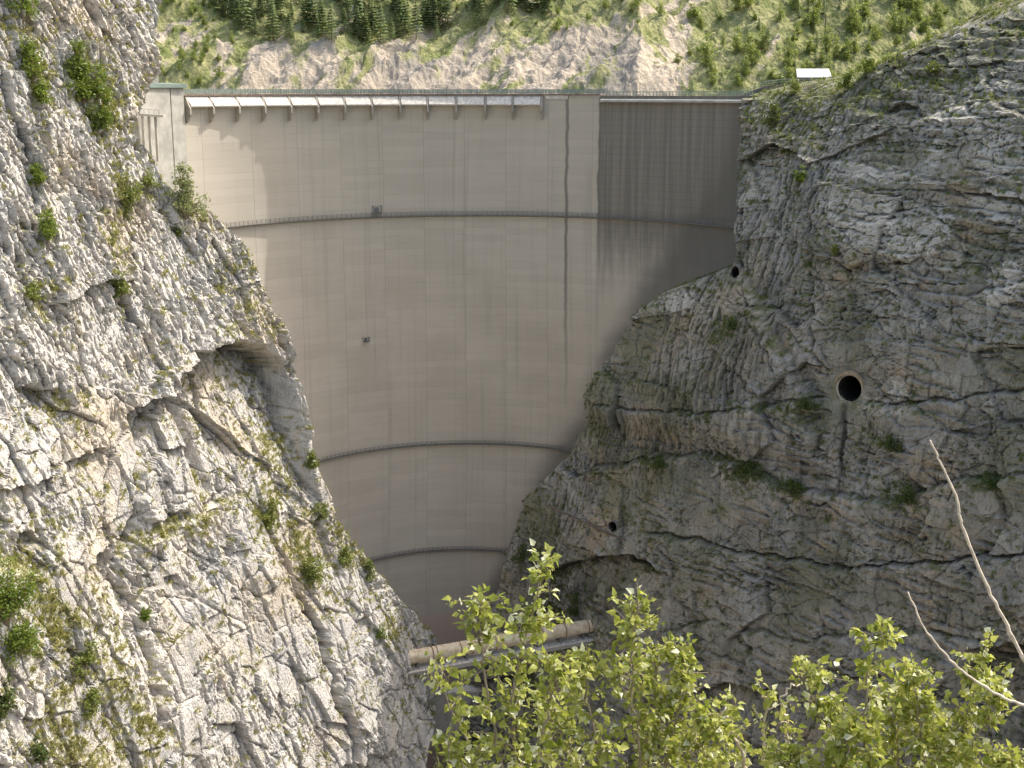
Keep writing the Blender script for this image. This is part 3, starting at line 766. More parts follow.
def tunnel(T, rad, label, hood, name='tunnel_portal', sy=1.12):
    p, ax, _ = T
    e = empty(name, tuple(p), label, 'tunnel'); t = np.array([-ax[1], ax[0], 0]); up_ = np.array([0, 0, 1.])
    def ringp(r, d, k=28):
        return [ax*d + t*r*math.cos(2*math.pi*i/k) + up_*r*sy*math.sin(2*math.pi*i/k) for i in range(k)]
    mb = MB(); k = 28
    R = [ringp(rad*.98, -18), ringp(rad*.98, .35), ringp(rad*1.12, .4), ringp(rad*1.16, -.4), ringp(rad*1.12, -3)]
    vs = sum(R[1:], []); mb.add(vs, [(i*k + j, i*k + (j + 1) % k, (i + 1)*k + (j + 1) % k, (i + 1)*k + j) for i in range(3) for j in range(k)])
    mb.build('lining', M['pier' if hood else 'dark_concrete'], e)
    mb = MB(); vs = R[0] + ringp(rad*.975, .3); mb.add(vs, [(j, (j + 1) % k, k + (j + 1) % k, k + j) for j in range(k)] + [tuple(range(k))])
    mb.build('bore', M['void'], e)
    if hood:
        mb = MB(); n = 14; vs = []
        for d in (.45, 1.3):
            for r in (rad*1.13, rad*1.30):
                vs += [ax*d*(1 if d > 1 else -3) + t*r*math.cos(math.pi*(.12 + .76*i/n)) + up_*r*sy*math.sin(math.pi*(.12 + .76*i/n)) for i in range(n + 1)]
        m_ = n + 1
        fs = []
        for i in range(n):
            for a, b in ((0, 1), (1, 3), (3, 2), (2, 0)): fs.append((a*m_ + i, a*m_ + i + 1, b*m_ + i + 1, b*m_ + i))
        fs += [(0, m_, 3*m_, 2*m_), (n, m_ + n, 3*m_ + n, 2*m_ + n)]
        mb.add(vs, fs); mb.build('arched_hood', M['lining_ochre'], e)
    return e
tunnel(TUN[0], 2.75, 'round concrete lined tunnel mouth with arched hood in the dark cliff', True)
tunnel(TUN[1], 1.25, 'small dark adit opening low in the cliff right of the dam', False, 'adit')
tunnel(TUN[2], 1.05, 'narrow dark opening in the cliff beside the upper edge of the dam', False, 'adit', 1.7)

# ================================================================== SLOPE BEHIND THE DAM
xs = np.arange(-330, 430, .62); ys = np.arange(540, 790, .62)
X, Y = np.meshgrid(xs, ys)
base = -13 + .66*softplus(Y - 556 - 8*fbm(X/80, Y*0, 2, 401), 7)
wx = X + 11*fbm(X/45, Y/40, 4, 402) - .55*(Y - 600)
rd = ridged(wx/34, Y/190, 3, 403, .5)
rel = 4.2*rd*(.55 + .9*fbm(X/50, Y/40, 2, 404))*sst(552, 585, Y)
rel += .9*ridged(wx/11, Y/70, 3, 405)*(.5 + fbm(X/30, Y/30, 2, 408))*sst(555, 575, Y)
pk = at(640, 20, 640); k_ = wx*0
ridge_x = pk[0] + (.10*(Y - 640))
rel += 6*np.exp(-np.abs(X - ridge_x + 2*fbm(X/20, Y/12, 2, 411))/7)*sst(556, 575, Y)*sst(668, 640, Y)
fo, fe, fi = facets(X/6 + .5*fbm(X/5, Y/5, 2, 409), Y/5, 410, 1.6)
rel += 3.2*ridged((X - .75*(Y - 600) + 5*fbm(X/25, Y/25, 3, 412))/26, Y/140, 2, 413)*sst(556, 580, Y)
Z = base + rel + 2.2*fbm(X/16, Y/12, 4, 406) + .8*fo + .6*fbm(X/3, Y/3, 3, 407) - 9*sst(553, 541, Y)
P = np.stack([X, Y, Z], -1); hp, hq, hd = project(P)
def pb(px, py, a, b): return np.exp(-((hp - px)/a)**2 - ((hq - py)/b)**2)
sc = .26 - .2*sst(360, 260, hp) + .95*fbm(wx/14, Y/55, 4, 420) + .35*fbm(X/5, Y/5, 3, 421)
sc += .55*np.exp(-((hq - 70 + 14*fbm(hp/60, hq/90, 3, 440))/34)**4)*sst(180, 240, hp)*sst(700, 630, hp) + .5*pb(185, 35, 26, 32) - .55*pb(400, 8, 190, 24) - .6*sst(640, 760, hp) + .7*pb(735, 20, 45, 24) + .45*pb(650, 55, 22, 60) - .5*pb(195, 70, 26, 22) - .3*pb(270, 85, 22, 14)
scree = sst(.28, .72, sc)
tone = np.clip(.55 + .8*fbm(wx/16, Y/50, 4, 425) + .25*fbm(X/2, Y/2, 2, 426) + .2*np.clip(rd, -1, 1) - .6*pb(590, 62, 26, 26) - .5*pb(425, 70, 22, 22) + .5*pb(650, 60, 18, 45), 0, 1)  # grey gully shade and the sunlit ridge side painted into the tone
def hill_mat():
    m, nt, b = mat('hillside_ground'); g = G(nt); co = g.obj()  # ground colours paled to carry the distance haze
    a_ = g.n('ShaderNodeAttribute', attribute_name='mask'); sp = g.n('ShaderNodeSeparateColor'); nt.links.new(a_.outputs['Color'], sp.inputs[0])
    fine = g.noise(co, .8, 6, .7)
    r = g.mix(sp.outputs[1], (.30, .275, .245), (.56, .475, .375)); r = g.mix(g.ramp(fine, .35, .65, .45, 0), r, (.20, .17, .13))
    gr = g.mix(g.ramp(g.noise(co, .12, 5, .65), .35, .65), (.20, .225, .085), (.38, .365, .19)); gr = g.mix(g.ramp(fine, .35, .6, .5, 0), gr, (.06, .075, .025))
    c = g.mix(sp.outputs[0], gr, r); nt.links.new(c, b.inputs['Base Color']); b.inputs['Roughness'].default_value = .95; b.inputs['Specular IOR Level'].default_value = .05
    nt.links.new(g.bump(fine, 1., .7), b.inputs['Normal'])
    return m
tag(link('hillside', grid_mesh('hillside', P, np.stack([scree, tone, tone], -1), smooth=False), hill_mat()), kind='structure')
def hill_hit(px, py, r=2.5):
    m = (np.abs(hp - px) < r) & (np.abs(hq - py) < r)
    if not m.any(): return None
    i = np.where(m.ravel())[0]; d = hd.ravel()[i]; return P_h.reshape(-1, 3)[i[d.argmin()]].copy()
P_h = P

# reservoir fill, gorge floor and everything out to the horizon
gx = np.concatenate([np.linspace(-3500, -420, 30), np.linspace(-400, 400, 161), np.linspace(420, 3500, 30)])
gy = np.concatenate([np.linspace(-3000, -60, 30), np.linspace(-50, 560, 184), np.linspace(600, 4500, 30)])
X, Y = np.meshgrid(gx, gy)
Z = -232 + 0*X
Z = np.where(Y > 395, -16 + 1.5*fbm(X/20, Y/20, 3, 431) - 5*sst(400, 540, Y)*0, Z)
near = -1.75 - 1.02*np.clip(Y + .2, 0, None) + .5*fbm(X/5, Y/5, 3, 433)
Z = np.where(Y < 225, np.maximum(near, -232 + 3*fbm(X/9, Y/9, 4, 434)), np.where(Y < 395, -232 + 3*fbm(X/9, Y/9, 4, 434), Z))
Z = np.where(Y > 650, np.minimum(Z + .5*(Y - 650), 600), Z) - np.where(Y > 600, 25, 0)
tag(link('ground', grid_mesh('ground', np.stack([X, Y, Z], -1), smooth=True), M['gravel']), kind='structure')
# grassy slope right below the viewer (the saplings grow on it)
xs_ = np.arange(-14, 18, .25); ys_ = np.arange(-3, 26, .25); X, Y = np.meshgrid(xs_, ys_)
SL = lambda x, y: -1.70 - .98*np.clip(np.asarray(y, float) + .4, 0, None) + .35*fbm(np.asarray(x, float)/4, np.asarray(y, float)/4, 3, 436)
tag(link('slope', grid_mesh('slope', np.stack([X, Y, SL(X, Y)], -1)), M['soil']), kind='structure')

# ================================================================== PIPE BRIDGE
pz = float(at(420, 655.5, 300)[2])
a0 = at(420, 655.5, 300); 
yy = 300.
q1 = at(612, 622, 321); Lp = q1 - a0; Lp[2] = 0; Ld = Lp/np.linalg.norm(Lp); Ln = np.array([-Ld[1], Ld[0], 0])
br = empty('pipe_bridge', (float(a0[0]), float(a0[1]), pz), 'pale banded pipe crossing the gorge on a steel deck below the dam', 'pipe bridge')
LEN = float(np.linalg.norm(Lp)); s0, s1 = -22., LEN + 14
V = lambda s, n=0., u=0.: Ld*s + Ln*n + np.array([0, 0, u])
mb = MB(); mb.tube([V(x) for x in np.linspace(s0, s1, 30)], 1.75, 24); mb.build('pipe', M['pipe'], br, smooth=True)
for x in (3., 4.2, 10.5, 13.6, 20, 26.5, 33, 39.5, 46):
    mb = MB(); mb.tube([V(x - .13), V(x + .13)], 1.88, 24); mb.build('pipe_band', M['band'], br)
mb = MB(); mb.hexa([V(a, b, c) for c in (-4.1, -2.9) for a, b in ((s0, -2.3), (s1, -2.3), (s1, -2.0), (s0, -2.0))]); mb.build('girder', M['concrete'], br)
mb = MB(); mb.hexa([V(a, b, c) for c in (-4.1, -2.9) for a, b in ((s0, 2.0), (s1, 2.0), (s1, 2.3), (s0, 2.3))]); mb.build('girder', M['concrete'], br)
mb = MB(); mb.hexa([V(a, b, c) for c in (-2.88, -2.7) for a, b in ((s0, -3.0), (s1, -3.0), (s1, 2.5), (s0, 2.5))]); mb.build('deck', M['white_concrete'], br)
for x in np.arange(-1, LEN + 4, 6.5):
    mb = MB()
    mb.hexa([V(a, b, c) for c in (-2.69, -1.2) for a, b in ((x - .3, -1.5), (x + .3, -1.5), (x + .3, 1.5), (x - .3, 1.5))]); mb.build('saddle', M['dark_concrete'], br)
mb = MB()
for x in np.arange(s0, s1, 1.6): mb.tube([V(x, -2.9, -2.7), V(x, -2.9, -1.65)], .05, 5)
for u in (-2.15, -1.65): mb.tube([V(s0, -2.9, u), V(s1, -2.9, u)], .05, 5)
mb.build('railing', M['grey_steel'], br)
for (x, w) in ((-2, 5), (-2, 8), (-2, 12), (LEN + 3, LEN - 4), (LEN + 3, LEN - 9)):
    mb = MB(); mb.tube([V(x, -1.9, -17), V(w, -1.9, -4.1)], .16, 6); mb.build('strut', M['grey_steel'], br)

# lower concrete terrace in the bottom of the gorge, seen through the leaves
p = at(536, 690, 338)
tr = empty('retaining_wall', tuple(p), 'low grey concrete wall in the shadowed gorge bottom under the pipe', 'wall')
mb = MB(); mb.hexa([(-30, -1, -16), (26, 5, -16), (26, 8, -16), (-30, 2, -16), (-30, -1, -1.2), (26, 5, .8), (26, 8, .8), (-30, 2, -1.2)]); mb.build('wall_face', M['concrete'], tr)
mb = MB(); mb.hexa([(-30.2, -1.4, -1.19), (26.2, 4.6, .81), (26.2, 8.3, .81), (-30.2, 2.3, -1.19), (-30.2, -1.4, -.6), (26.2, 4.6, 1.4), (26.2, 8.3, 1.4), (-30.2, 2.3, -.6)]); mb.build('coping', M['white_concrete'], tr)

# thin rusty conduit down the rock right of the dam
pts = [B.hit(x, y) for x, y in ((521, 494), (545, 503), (572, 515), (600, 528), (625, 540))]
pts = [p + np.array([-.5, -.7, .1]) for p in pts if p is not None]
e = empty('conduit', tuple(pts[0]), 'thin dark conduit slanting down the rock beside the dam foot', 'conduit')
mb = MB(); mb.tube([p - pts[0] for p in pts], .28, 8); mb.build('pipe', M['rust'], e)
for p in pts[1:-1]:
    mb = MB(); mb.box(p - pts[0] + [.2, .3, -.25], .5, 1.0, .5); mb.build('clamp', M['dark_concrete'], e)

# ================================================================== SMALL WORKS ON THE RIGHT BANK
yb = 352.
def rb(px, py, Yd): return at(px, py, Yd)
rp = [rb(728, 98, 366), rb(748, 91, 363), rb(765, 85, 362), (rb(785, 82.5, 364)), rb(815, 82.5, 366), rb(836, 83, 368)]
rw = empty('road_wall', tuple(rp[0]), 'grey wall with handrail climbing from the crest to the hut', 'wall')
mb = MB(); q = [np.array(p) - rp[0] for p in rp]; vs = []
for p in q:
    for a, b in ((0, -9.), (0, -.3), (1.0, -.3), (1.0, -9.)): vs.append(p + [0, a, b])
mb.add(vs, [(i*4 + k, i*4 + (k + 1) % 4, i*4 + 4 + (k + 1) % 4, i*4 + 4 + k) for i in range(len(q) - 1) for k in range(4)] + [(3, 2, 1, 0), tuple(len(vs) - 4 + k for k in range(4))])
mb.build('wall_face', M['dark_concrete'], rw)
mb = MB()
for i in range(len(q) - 1):
    n = 5
    for j in range(n):
        p = q[i] + (q[i + 1] - q[i])*j/n; mb.tube([p + [0, .3, -.3], p + [0, .3, .9]], .06, 5)
for u in (.3, .9): mb.tube([p + [0, .3, u] for p in q], .06, 5)
mb.build('handrail', M['green_rail'], rw)
hp0 = rb(815, 80, 370.); hut = empty('hut', tuple(hp0), 'small hut with bright white sheet roof above the right cliff', 'hut')
wd = 9.6
mb = MB(); mb.box((0, 2.2, -1.6), wd - 1.0, 4.4, 4.4); mb.build('wall', M['dark_concrete'], hut)
mb = MB(); mb.hexa([(-wd/2 - .3, -.6, .62), (wd/2 - .2, -.6, .62), (wd/2 + .1, 5.2, 2.95), (-wd/2 + .6, 5.2, 2.95), (-wd/2 - .3, -.6, .78), (wd/2 - .2, -.6, .78), (wd/2 + .1, 5.2, 3.12), (-wd/2 + .6, 5.2, 3.12)]); mb.build('roof', M['white_roof'], hut)
mb = MB(); mb.box((-2.0, -.03, -1.2), 1.1, .08, 2.1); d_ = mb.build('door', M['wood'], hut)
mb = MB(); mb.tube([(-1.62, -.12, -1.2), (-1.62, -.12, -1.0)], .03, 6); mb.build('handle', M['grey_steel'], d_)
mb = MB(); mb.box((1.6, -.03, -.7), 1.4, .08, 1.0); w_ = mb.build('window', M['grey_steel'], hut)
p = hill_hit(828, 37, 4); pt = at(827, 9, float(p[1]))
po = empty('utility_pole', tuple(p), 'thin dark wooden pole standing in grass above the white roofed hut', 'pole')
hgt = float(pt[2] - p[2]); mb = MB(); mb.tube([(0, 0, -1), (0, 0, hgt)], [.2, .14], 8); mb.build('shaft', M['wood'], po)
mb = MB(); mb.box((0, 0, hgt - .7), 1.5, .12, .14); mb.build('crossarm', M['wood'], po)
for x in (-.6, .6):
    mb = MB(); mb.tube([(x, 0, hgt - .62), (x, 0, hgt - .3)], .07, 6); mb.build('insulator', M['white_concrete'], po)

# little gantry between the left cliff and the dam
p0 = at(139, 113, 322); p1 = at(159, 115, 326)
gt = empty('footbridge', tuple(p0), 'short concrete footbridge on columns between the left cliff and the dam', 'footbridge')
d = p1 - p0; mb = MB(); mb.hexa([np.array([a, b, c]) + d*f for c in (-.6, .0) for f, a, b in ((0, -1, 0), (1, 1, 0), (1, 1, 2.4), (0, -1, 2.4))]); mb.build('slab', M['concrete'], gt)
for f in (.1, .42, .75):
    mb = MB(); mb.box(d*f + [0, 1.0, -6.0], .55, .55, 10.8); mb.build('column', M['concrete'], gt)
mb = MB(); [mb.tube([d*f + [0, .1, 0], d*f + [0, .1, 1.1]], .05, 5) for f in (0, .25, .5, .75, 1)]; mb.tube([[0, .1, 1.1], d + [0, .1, 1.1]], .05, 5); mb.build('railing', M['grey_steel'], gt)

# ================================================================== VEGETATION
def leaf_cloud(centers, size, n, spread, flat=1., seed=0, drop=0.):
    """n leaf faces gathered round the centres; each leaf a bent pair of triangles"""
    r = np.random.default_rng(seed); centers = np.asarray(centers, float)
    c = centers[r.integers(0, len(centers), n)] + r.normal(0, 1, (n, 3))*spread*np.array([1, 1, flat])
    a = r.normal(0, 1, (n, 3)); a[:, 2] = a[:, 2]*.6 + drop; a /= np.linalg.norm(a, axis=1, keepdims=True)
    b = r.normal(0, 1, (n, 3)); b -= a*(a*b).sum(1, keepdims=True); b /= np.linalg.norm(b, axis=1, keepdims=True)
    nn = np.cross(a, b); s = (size*r.uniform(.6, 1.35, n))[:, None]
    v = np.stack([c, c + a*s*.5 + b*s*.36 + nn*s*.12, c + a*s, c + a*s*.5 - b*s*.36 + nn*s*.12], 1).reshape(-1, 3)
    i = np.arange(n)[:, None]*4
    f = np.concatenate([i + [0, 1, 2], i + [0, 2, 3]], 1).reshape(-1, 3)
    return v, f
def tri_mesh(name, v, f):
    me = bpy.data.meshes.new(name); me.vertices.add(len(v)); me.vertices.foreach_set('co', v.astype(np.float32).ravel())
    me.loops.add(f.size); me.loops.foreach_set('vertex_index', f.astype(np.int32).ravel()); me.polygons.add(len(f))
    k = f.shape[1]
    me.polygons.foreach_set('loop_start', np.arange(0, f.size, k, dtype=np.int32)); me.polygons.foreach_set('loop_total', np.full(len(f), k, np.int32))
    me.update(calc_edges=True); return me

def bush_mesh(seed, w, hgt, leaf, n, lumps=9):
    r = np.random.default_rng(seed); stems = MB(); cs = []
    for k in range(lumps):
        a = r.uniform(0, 6.28); rr = w*.5*r.uniform(.1, 1.1)*(.6 + .4*math.cos(a*2 + seed)); hh = hgt*r.uniform(.12, 1.0)*(1 - .4*(rr/(w*.5)))
        tip = np.array([math.cos(a)*rr, math.sin(a)*rr, hh]); cs.append(tip); cs.append(tip*.72 + r.normal(0, .1*w, 3)*[1, 1, .3])
        stems.tube([np.zeros(3) - [0, 0, .2], tip*.5*np.array([.7, .7, 1]), tip], [.012*hgt, .008*hgt, .004*hgt], 5)
    v, f = leaf_cloud(cs, leaf, n, w*.085, .75, seed + 1)
    v[:, 2] = np.maximum(v[:, 2], -.1)
    return tri_mesh('bush_leaves', v, f), stems.mesh('bush_stems')
def conifer_mesh(seed, hgt, w, leaf, n):
    r = np.random.default_rng(seed); tr = MB(); tr.tube([(0, 0, -.4), (0, 0, hgt*.5), (0, 0, hgt)], [.035*hgt*.5, .02*hgt*.5, .004*hgt], 6)
    t = r.uniform(0, 1, n)**.75; ti = np.floor(t*11 + r.uniform(0, .45, n))/11.5
    zz_ = hgt*(.10 + .9*ti); rad = (1 - ti)*w*.5*r.uniform(.15, 1.0, n)**.6*(1 + .25*np.sin(r.integers(0, 7, n)*1.7)); a = r.uniform(0, 6.28, n)
    c = np.stack([np.cos(a)*rad, np.sin(a)*rad, zz_ - rad*.28], 1)
    d = np.stack([np.cos(a), np.sin(a), -.35 + 0*a], 1); b = np.stack([-np.sin(a), np.cos(a), .25*r.normal(0, 1, n)], 1)
    s = (leaf*r.uniform(.6, 1.3, n))[:, None]
    v = np.stack([c - d*s*.3, c + b*s*.4 + [0, 0, .1*leaf], c + d*s*.7, c - b*s*.4], 1).reshape(-1, 3)
    i = np.arange(n)[:, None]*4; f = np.concatenate([i + [0, 1, 2], i + [0, 2, 3]], 1).reshape(-1, 3)
    return tri_mesh('spruce_crown', v, f), tr.mesh('spruce_trunk')

# --- spruces and broadleaf trees on the far slope
kinds = []
for k in range(4):
    cr, tk = conifer_mesh(500 + k, 8.5 + k, 4.2 + .3*k, .9, 620); cr.materials.append(M['needle']); tk.materials.append(M['bark']); kinds.append((cr, tk))
leafy = []
for k in range(4):
    cr, tk = bush_mesh(540 + k, 5.5 + .5*k, 6.0 + .8*k, .62, 700, 11); cr.materials.append(M['leaf_hill']); tk.materials.append(M['bark']); leafy.append((cr, tk))
def put_tree(name, parts, loc, sc_, rz, label, cat, group=None, pn=('crown', 'trunk')):
    e = empty(name, tuple(loc), label, cat, group, rz); e.scale = (sc_, sc_, sc_*random.uniform(.9, 1.15))
    for nme, me in zip(pn, parts):
        o = bpy.data.objects.new(nme, me); COL.objects.link(o); o.parent = e
    return e
def sow(n, sample, fn, mind):
    pts = []; tries = 0
    while len(pts) < n and tries < n*40:
        tries += 1
        px, py = sample()
        p = hill_hit(px, py, 3)
        if p is None or any((p[0] - q[0])**2 + (p[1] - q[1])**2 < mind**2 for q in pts): continue
        pts.append(p); fn(p)
def s_wood():
    while True:
        px = random.uniform(215, 565); py = random.uniform(-25, 44)
        lim = np.interp(px, [215, 260, 330, 440, 480, 565], [12, 36, 42, 38, 24, 10])
        if py < lim: return px, py
sow(175, s_wood, lambda p: put_tree('spruce_tree', random.choice(kinds), p, random.uniform(.6, 1.75), random.uniform(0, 6), 'dark green spruce in the wood at the top of the far slope', 'tree', 'spruces in the wood on the far slope'), 2.1)
def s_right():
    while True:
        px = random.uniform(670, 960); py = random.uniform(-15, 90)
        if abs(px - 828) < 10 and py < 45: continue
        if px < 780 and random.random() < .55: continue
        return px, py
sow(105, s_right, lambda p: put_tree('broadleaf_tree', random.choice(leafy), p, random.uniform(.6, 1.5), random.uniform(0, 6), 'light green broadleaf tree on the slope behind the right bank', 'tree', 'broadleaf trees on the slope behind the right bank'), 2.6)
def s_mid():
    px = random.choice([random.uniform(155, 235), random.uniform(440, 660), random.uniform(160, 215)]); return px, random.uniform(-5, 90) if px < 300 else random.uniform(-20, 30)
sow(70, s_mid, lambda p: put_tree('shrub', random.choice(leafy), p, random.uniform(.3, .75), random.uniform(0, 6), 'low green bush scattered on the far slope behind the crest', 'bush', 'bushes scattered on the far slope'), 2.5)
sow(14, lambda: (random.uniform(760, 860), random.uniform(5, 75)), lambda p: put_tree('spruce_tree', random.choice(kinds), p, random.uniform(.55, .8), random.uniform(0, 6), 'dark young spruce among the light trees behind the hut', 'tree', 'spruces behind the hut'), 3)

# --- bushes rooted on the cliffs
def bush(C, px, py, w, hgt, m, label, n=420, seed=None, leaf=.42, name='bush'):
    p = C.hit(px, py, 3)
    if p is None: return
    seed = seed or int(px*7 + py)
    lv, st = bush_mesh(seed, w, hgt, leaf*1.15, int(n*2.0), 22 if n > 700 else 13); lv.materials.append(M[m]); st.materials.append(M['bark'])
    put_tree(name, (lv, st), p, 1., random.uniform(0, 6), label, 'bush', None, ('foliage', 'stems'))
bl, pl, ol, sh_ = 'leaf_bush', 'leaf_pale', 'leaf_olive', 'leaf_shade'
bush(A, 86, 104, 9, 13, bl, 'large bright green bush high on the sunlit cliff left of the dam', 1900, leaf=.5)
bush(A, 108, 130, 7, 7, bl, 'lower right offshoot of the large green bush on the upper sunlit cliff', 700)
bush(A, 26, 22, 6, 9, bl, 'green bush at the top edge of the photo on the sunlit cliff', 800)
bush(A, 36, 78, 7, 9, bl, 'tall green bush below the topmost one, left edge of the sunlit cliff', 800)
bush(A, 42, 108, 6, 6, bl, 'low spreading green bush under the tall one at the upper left', 500)
bush(A, 38, 186, 5, 5, bl, 'small green bush left of mid height on the flutes of the upper cliff', 380)
bush(A, 188, 218, 8, 11, pl, 'pale silvery bush on the cliff rim beside the left end of the dam', 1100, leaf=.45)
bush(A, 128, 215, 8, 8, ol, 'olive bush in the gully left of the silvery one', 700)
bush(A, 148, 190, 6, 5, ol, 'small olive bush just above the gully bush', 360)
bush(A, 182, 236, 4, 4, ol, 'tiny olive bush below the silvery one', 240)
bush(A, 50, 242, 5, 7, bl, 'round dark green bush alone in the middle of the upper cliff', 520)
bush(A, 122, 300, 5, 6, ol, 'olive bush in the gully below mid height of the cliff', 380)
bush(A, 36, 300, 5, 5, ol, 'faint olive bush near the left edge above the shadowed hollow', 300)
bush(A, 272, 528, 6, 9, ol, 'thin upright olive bush in the middle of the lower buttress', 520)
bush(A, 312, 578, 9, 6, ol, 'wide olive bush on the buttress above its dark crack', 620)
bush(A, 348, 560, 5, 5, ol, 'olive bush right of the wide one on the buttress', 340)
bush(A, 372, 578, 4, 5, ol, 'olive bush on the outer rim of the buttress facing the dam', 300)
bush(A, 322, 520, 5, 5, ol, 'small bush near the rim of the cliff above the wide buttress bush', 300)
bush(A, 383, 640, 4, 4, bl, 'little green bush low on the outer buttress', 260)
bush(A, 313, 470, 4, 4, ol, 'tuft shaped bush on the cliff rim at the second walkway', 260)
bush(A, 148, 622, 3, 3, bl, 'small dark green bush beside the vertical seam in the lower cliff', 200)
bush(A, 10, 625, 9, 13, bl, 'big green bush at the left edge of the photo low on the cliff', 1500)
bush(A, 22, 655, 8, 7, bl, 'green bush spreading under the big one at the left edge', 800)
bush(A, 88, 668, 5, 6, ol, 'yellowish bush on the grassy apron at the lower left', 420)
bush(A, 95, 712, 5, 6, ol, 'second yellowish bush further down the grassy apron', 420)
bush(A, 45, 765, 4, 7, sh_, 'dark young bush in the bottom left corner', 420)
bush(A, 8, 715, 5, 8, sh_, 'shaded bush at the left edge near the bottom', 500)
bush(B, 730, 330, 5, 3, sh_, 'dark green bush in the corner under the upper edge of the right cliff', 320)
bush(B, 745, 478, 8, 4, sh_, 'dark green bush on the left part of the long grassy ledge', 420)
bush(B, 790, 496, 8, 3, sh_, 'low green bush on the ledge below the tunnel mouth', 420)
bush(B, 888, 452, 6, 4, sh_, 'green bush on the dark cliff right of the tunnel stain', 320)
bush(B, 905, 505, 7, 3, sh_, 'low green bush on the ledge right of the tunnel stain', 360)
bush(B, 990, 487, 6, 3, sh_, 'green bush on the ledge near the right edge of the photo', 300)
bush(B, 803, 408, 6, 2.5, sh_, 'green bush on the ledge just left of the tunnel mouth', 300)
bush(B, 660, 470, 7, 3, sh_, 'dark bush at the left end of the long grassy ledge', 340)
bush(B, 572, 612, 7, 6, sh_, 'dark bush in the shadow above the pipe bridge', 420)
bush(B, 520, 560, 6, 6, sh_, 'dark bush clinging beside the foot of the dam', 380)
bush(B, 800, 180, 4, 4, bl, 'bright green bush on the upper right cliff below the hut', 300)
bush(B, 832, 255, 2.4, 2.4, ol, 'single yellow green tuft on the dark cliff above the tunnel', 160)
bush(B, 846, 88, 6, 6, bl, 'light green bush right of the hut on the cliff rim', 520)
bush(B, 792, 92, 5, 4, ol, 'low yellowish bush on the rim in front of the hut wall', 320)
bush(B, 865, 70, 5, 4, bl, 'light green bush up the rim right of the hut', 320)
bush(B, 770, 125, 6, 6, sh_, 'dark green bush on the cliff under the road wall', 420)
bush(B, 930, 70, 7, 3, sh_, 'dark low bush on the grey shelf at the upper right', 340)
bush(B, 855, 20, 1, 1, bl, 'tiny', 1) if False else None

# --- grass tufts on both cliffs: uncountable
def tufts(C, n, m, label, lo, sz_, seed, name='grass'):
    r = np.random.default_rng(seed)
    w = (np.clip(C.moss - lo, 0, 1)*((C.px > -30) & (C.px < 1054) & (C.py > -30) & (C.py < 800) & ((C.N*(-C.P/np.linalg.norm(C.P, axis=-1, keepdims=True))).sum(-1) > -.1))).ravel()
    i = r.choice(len(w), n, p=w/w.sum()); base_ = C.P.reshape(-1, 3)[i] + r.normal(0, .3, (n, 3))
    k = 7
    base_ = np.repeat(base_, k, 0) + r.normal(0, .16, (n*k, 3)); m_ = n*k
    up_ = np.tile([0, 0, 1.], (m_, 1)) + C.n*.5 + r.normal(0, .45, (m_, 3)); up_ /= np.linalg.norm(up_, axis=1, keepdims=True)
    sd = np.cross(up_, r.normal(0, 1, (m_, 3))); sd /= np.linalg.norm(sd, axis=1, keepdims=True)
    L = (sz_*r.uniform(.5, 1.4, m_))[:, None]
    tip = base_ + up_*L + np.array([0, 0, -.15])*L
    v = np.stack([base_ - sd*L*.16, base_ + sd*L*.16, tip], 1).reshape(-1, 3)
    f = np.arange(len(v)).reshape(-1, 3)
    o = link(name, tri_mesh(name, v, f), M[m]); tag(o, label, 'grass', None, 'stuff')
tufts(A, 9000, 'grass', 'dry olive grass tufts scattered over the ledges of the sunlit cliff', .25, .75, 31)
tufts(B, 8000, 'grass_shade', 'green grass tufts along the ledges of the shaded cliff', .25, .7, 32)

